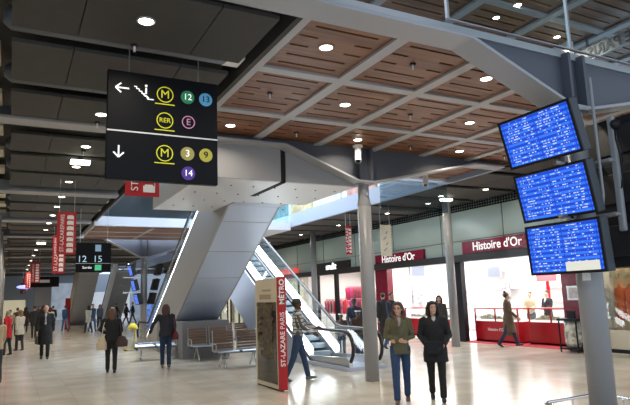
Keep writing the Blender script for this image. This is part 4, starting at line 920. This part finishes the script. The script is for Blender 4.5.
# the two women walking towards the camera
t, A, s_ = person('woman in an olive jacket and blue jeans with long brown hair walking towards the camera', (5.85, 8.10), to(5.9, 8.0), 1.66, 0, 'long', (.07, .035, .02), (.10, .095, .05), 'jacket', (.022, .05, .12), (.10, .06, .03), ((-12, 8), (14, 4)), ((-4, 14, 70, 62), (2, 14, 66, 58)), 0, .98, (.30, .28, .26), True, turn=-14, scarf=(.12, .07, .04))
t, A, s_ = person('woman in a black coat and black trousers with a dark bob walking towards the camera', (6.42, 7.88), to(6.2, 8.2), 1.64, 0, 'curly', (.012, .01, .01), (.012, .012, .014), 'long', (.012, .012, .014), (.02, .02, .022), ((10, 4), (-10, 14)), ((4, 14, 44, 26), (0, 14, 40, 30)), 0, 1.14, (.45, .42, .42), turn=8)
w_ = wpt(t, (0.02, .24, .93), s_); o = thing('handbag', 'black handbag held in front of the woman in black', 'bag', (w_.x, w_.y, w_.z), t.rotation_euler[2]); bx('bag_body', -.15, .15, -.045, .045, -.12, .09, M_black, o, bevel=.02); bx('flap', -.14, .14, .046, .056, .0, .09, M_black, o, bevel=.004)
bm = B(); tube(bm, [(-.13, 0, .08), (-.16, -.08, .3), (-.12, -.16, .50), (0, -.2, .54)], .008, 6); new('handle', bm, M_black, o)
# man in plaid shirt, walking to the right in profile
t, A, s_ = person('man in a checked shirt, jeans and dark hat walking to the right beside the totem', (5.62, 11.55), (.9, -.42), 1.76, 2, 'cap', (.015, .012, .01), (.6, .58, .5), 'shirt', (.025, .05, .11), (.12, .12, .13), ((16, 4), (-14, 10)), ((34, 6, 42, 5), (20, 6, 40, 5)), 0, 1.0, turn=0, top_m=plaid)
# woman seen from behind with a cream tote
t, A, s_ = person('woman in black seen from behind with a cream tote and a brown shoulder bag', (2.42, 16.16), (.12, 1), 1.66, 0, 'long', (.12, .06, .035), (.012, .012, .014), 'jacket', (.01, .01, .012), (.015, .015, .015), ((5, 2), (-6, 6)), ((2, 26, 60, 35), (5, 14, 30, 10)), 1, 1.08)
handbag('tote_bag', 'cream tote bag with a pink print on the left shoulder of the woman in black', t, A, s_, -1, (.62, .52, .36), (.13, .05, .17), hand=False, m=cm((.62, .52, .36)))
handbag('shoulder_bag', 'large brown bag on the right side of the woman seen from behind', t, A, s_, 1, (.06, .025, .02), (.15, .09, .14), hand=False)
# second woman walking away
t, A, s_ = person('woman in a dark jacket and jeans walking away past the pale steel bench', (3.86, 16.25), (.25, 1), 1.70, 0, 'bob', (.07, .03, .02), (.018, .02, .03), 'jacket', (.012, .03, .075), (.25, .16, .09), ((3, 2), (-4, 4)), ((2, 34, 8, -20), (0, 10, 20, 0)), 1, 1.12)
handbag('shoulder_bag', 'dark red shoulder bag on the right of the woman in the dark jacket', t, A, s_, 1, (.12, .01, .02), (.09, .08, .11), hand=False)
# man in long black coat
t, A, s_ = person('man in a long black coat and tie walking towards the camera on the left', (1.12, 21.9), (-.05, -1), 1.80, 0, 'bald', (.10, .06, .04), (.010, .010, .012), 'coat', (.01, .01, .012), (.012, .012, .012), ((12, 4), (-12, 10)), ((-10, 12, 14, 0), (8, 12, 14, 0)), 1, 1.08, (.42, .42, .46))
handbag('briefcase', 'dark briefcase in the hand of the man in the long black coat', t, A, s_, 1, (.03, .02, .02), (.05, .20, .13), drop=.06)
# shop walker
t, A, s_ = person('woman in a brown coat walking past the red counters with a shopping bag', (14.05, 13.55), (.86, -.5), 1.72, 1, 'bun', (.05, .03, .02), (.10, .065, .04), 'coat', (.02, .025, .06), (.02, .02, .02), ((20, 4), (-18, 14)), ((-4, 10, 30, 0), (6, 10, 40, 0)), 1, 1.08)
handbag('shopping_bag', 'square olive brown shopping bag carried by the woman in the brown coat', t, A, s_, -1, (.13, .10, .07), (.07, .17, .17), drop=.12)
person('shop assistant in a beige top standing behind the counter, left of the pair', (16.5, 14.8), (-1, -.2), 1.68, 0, 'short', (.06, .04, .03), (.45, .38, .25), 'shirt', (.05, .05, .06), lod=2, legs=((0, 0), (0, 0)), arms=((10, 8, 60, 20), (10, 8, 60, 20)))
person('shop assistant in a black suit looking down behind the counter, right of the pair', (16.5, 14.05), (-1, .1), 1.70, 0, 'short', (.02, .02, .02), (.015, .015, .018), 'jacket', (.02, .02, .02), lod=2, legs=((0, 0), (0, 0)), arms=((10, 8, 70, 30), (10, 8, 70, 30)), inner=(.7, .7, .7))
# people between the column and the olive jacket
t, A, s_ = person('man in a dark blue jacket and jeans walking just behind the woman in olive', (11.1, 15.7), (.2, -.9), 1.84, 1, 'short', (.015, .012, .01), (.02, .025, .045), 'jacket', (.05, .09, .2), (.02, .02, .02), ((16, 4), (-14, 10)), ((-20, 14, 20, 0), (12, 10, 30, 0)), 1, 1.0)
person('person in black standing before the burgundy shop wall behind the mid column', (12.0, 17.5), (.4, 1), 1.80, 1, 'short', (.015, .012, .01), (.012, .012, .014), 'jacket', (.015, .015, .018), lod=1, legs=((2, 0), (-3, 0)), fat=1.05)
person('person with dark hair half hidden behind the slim column', (12.3, 14.75), (-.7, -.7), 1.66, 1, 'bob', (.015, .012, .01), (.02, .02, .022), 'long', (.02, .02, .02), lod=1, legs=((8, 2), (-8, 6)))
# family by the escalator
person('adult in a dark blue coat bending over the two children by the escalator', (9.15, 14.85), (-.6, -.8), 1.70, 2, 'short', (.012, .01, .01), (.03, .04, .07), 'long', (.03, .035, .06), lod=1, legs=((10, 12), (-4, 6)), lean=-14, arms=((28, 8, 30, 10), (30, 8, 30, 10)), headtilt=-15)
def child(label, loc, H, c, b):
    t, A, s_ = person(label, loc, to(*loc), H, 2, 'short', (.012, .01, .01), c, 'jacket', b, lod=1, legs=((6, 3), (-6, 6)), fat=1.15)
    bm = B(); pts = [(math.cos(q * PI / 8) * .094, -.014 + math.sin(q * PI / 8) * .104, 1.665 + .012 + .0) for q in range(17)]; tube(bm, pts, (.026, .012), 8, caps=False) if False else tube(bm, pts, .02, 8, caps=False); new('headband', bm, M_white, t, smooth=True)
    return t
child('child in brown with a white headband nearest to the mid column', (8.75, 14.05), 1.34, (.07, .035, .025), (.03, .05, .12))
child('smaller child with a white headband left of the other child by the newel', (8.75, 15.0), 1.24, (.10, .06, .05), (.02, .03, .08))
# left crowd
t, A, s_ = person('person in a beige coat cut by the left edge of the photo', (-.25, 16.0), (-.4, 1), 1.62, 0, 'bob', (.1, .06, .04), (.42, .32, .20), 'jacket', (.02, .02, .02), lod=1, fat=1.1, legs=((5, 2), (-6, 4)))
person('grey haired person in a bright red coat at the left edge of the crowd', (-.02, 24.8), (-.8, .5), 1.62, 0, 'short', (.35, .30, .26), (.50, .012, .02), 'long', (.03, .03, .04), lod=1, fat=1.1, legs=((5, 2), (-6, 4)))
t, A, s_ = person('person in a pale cream coat behind the one in red', (.42, 26.8), (-.6, .8), 1.62, 0, 'bob', (.2, .14, .09), (.55, .52, .44), 'long', (.03, .03, .04), lod=1, fat=1.05, legs=((5, 2), (-6, 4)))
handbag('handbag', 'black bag beside the person in the pale cream coat', t, A, s_, 1, (.012, .012, .012), (.1, .18, .16), drop=.1)
FAR = [((1.25, 35.5), 1.78, (.02, .02, .025), (.02, .02, .02), 'long', (0.1, 1), 'person in a dark coat walking away left of the white jacket'),
 ((2.15, 37.5), 1.68, (.55, .55, .53), (.04, .07, .14), 'long', (.1, 1), 'person in a white jacket and jeans seen from behind in the crowd'),
 ((3.35, 42.4), 1.74, (.05, .12, .28), (.12, .22, .40), 'jacket', (-.3, 1), 'person in a blue jacket and pale jeans left of the slender red totem'),
 ((4.35, 38.3), 1.66, (.60, .62, .62), (.03, .035, .05), 'long', (-.5, 1), 'person in white with a bag, left one of the distant couple'),
 ((4.75, 39.6), 1.76, (.07, .12, .22), (.10, .18, .34), 'jacket', (.5, -1), 'person in blue, right one of the distant couple'),
 ((1.0, 44), 1.75, (.05, .04, .04), (.02, .02, .03), 'coat', (0, 1), 'dark figure deepest in the left crowd under the blue sign'),
 ((.45, 39), 1.72, (.10, .05, .03), (.02, .02, .02), 'jacket', (0, 1), 'person in brown at the left of the distant crowd'),
 ((2.0, 47.5), 1.75, (.02, .02, .02), (.02, .02, .02), 'coat', (0, -1), 'dark figure behind the white jacket in the crowd'),
 ((2.75, 45), 1.72, (.03, .03, .03), (.03, .03, .04), 'long', (.2, 1), 'dark figure just right of the white jacket'),
 ((2.6, 55), 1.75, (.08, .05, .05), (.03, .03, .04), 'jacket', (.2, 1), 'small figure far behind the man in the long coat'),
 ((7.9, 50.5), 1.76, (.02, .02, .02), (.02, .02, .02), 'jacket', (1, 0), 'left one of three dark figures near the distant red signs'),
 ((8.6, 50), 1.70, (.03, .02, .02), (.02, .02, .03), 'long', (1, .3), 'middle one of three dark figures near the distant red signs'),
 ((9.2, 50.5), 1.78, (.02, .02, .03), (.02, .02, .02), 'jacket', (-1, 0), 'right one of three dark figures near the distant red signs'),
 ((5.75, 44), 1.70, (.12, .16, .25), (.05, .08, .15), 'jacket', (0, -1), 'distant figure in grey blue right of the couple'),
 ((.05, 33), 1.66, (.22, .18, .14), (.02, .02, .02), 'jacket', (0, 1), 'person in a taupe jacket at the left edge far behind the red coat')]
for k, (p, H, c, b, tl, fc, lb) in enumerate(FAR):
    q = 14 + (k * 7) % 9
    person(lb, p, fc, H, 0, ('short', 'bob')[k % 2], (.03 + .05 * (k % 3 == 1), .025, .02), c, tl, b, lod=2, legs=((q, 3), (-q, 8)), arms=((-q, 8, 10, 0), (q, 8, 14, 0)))
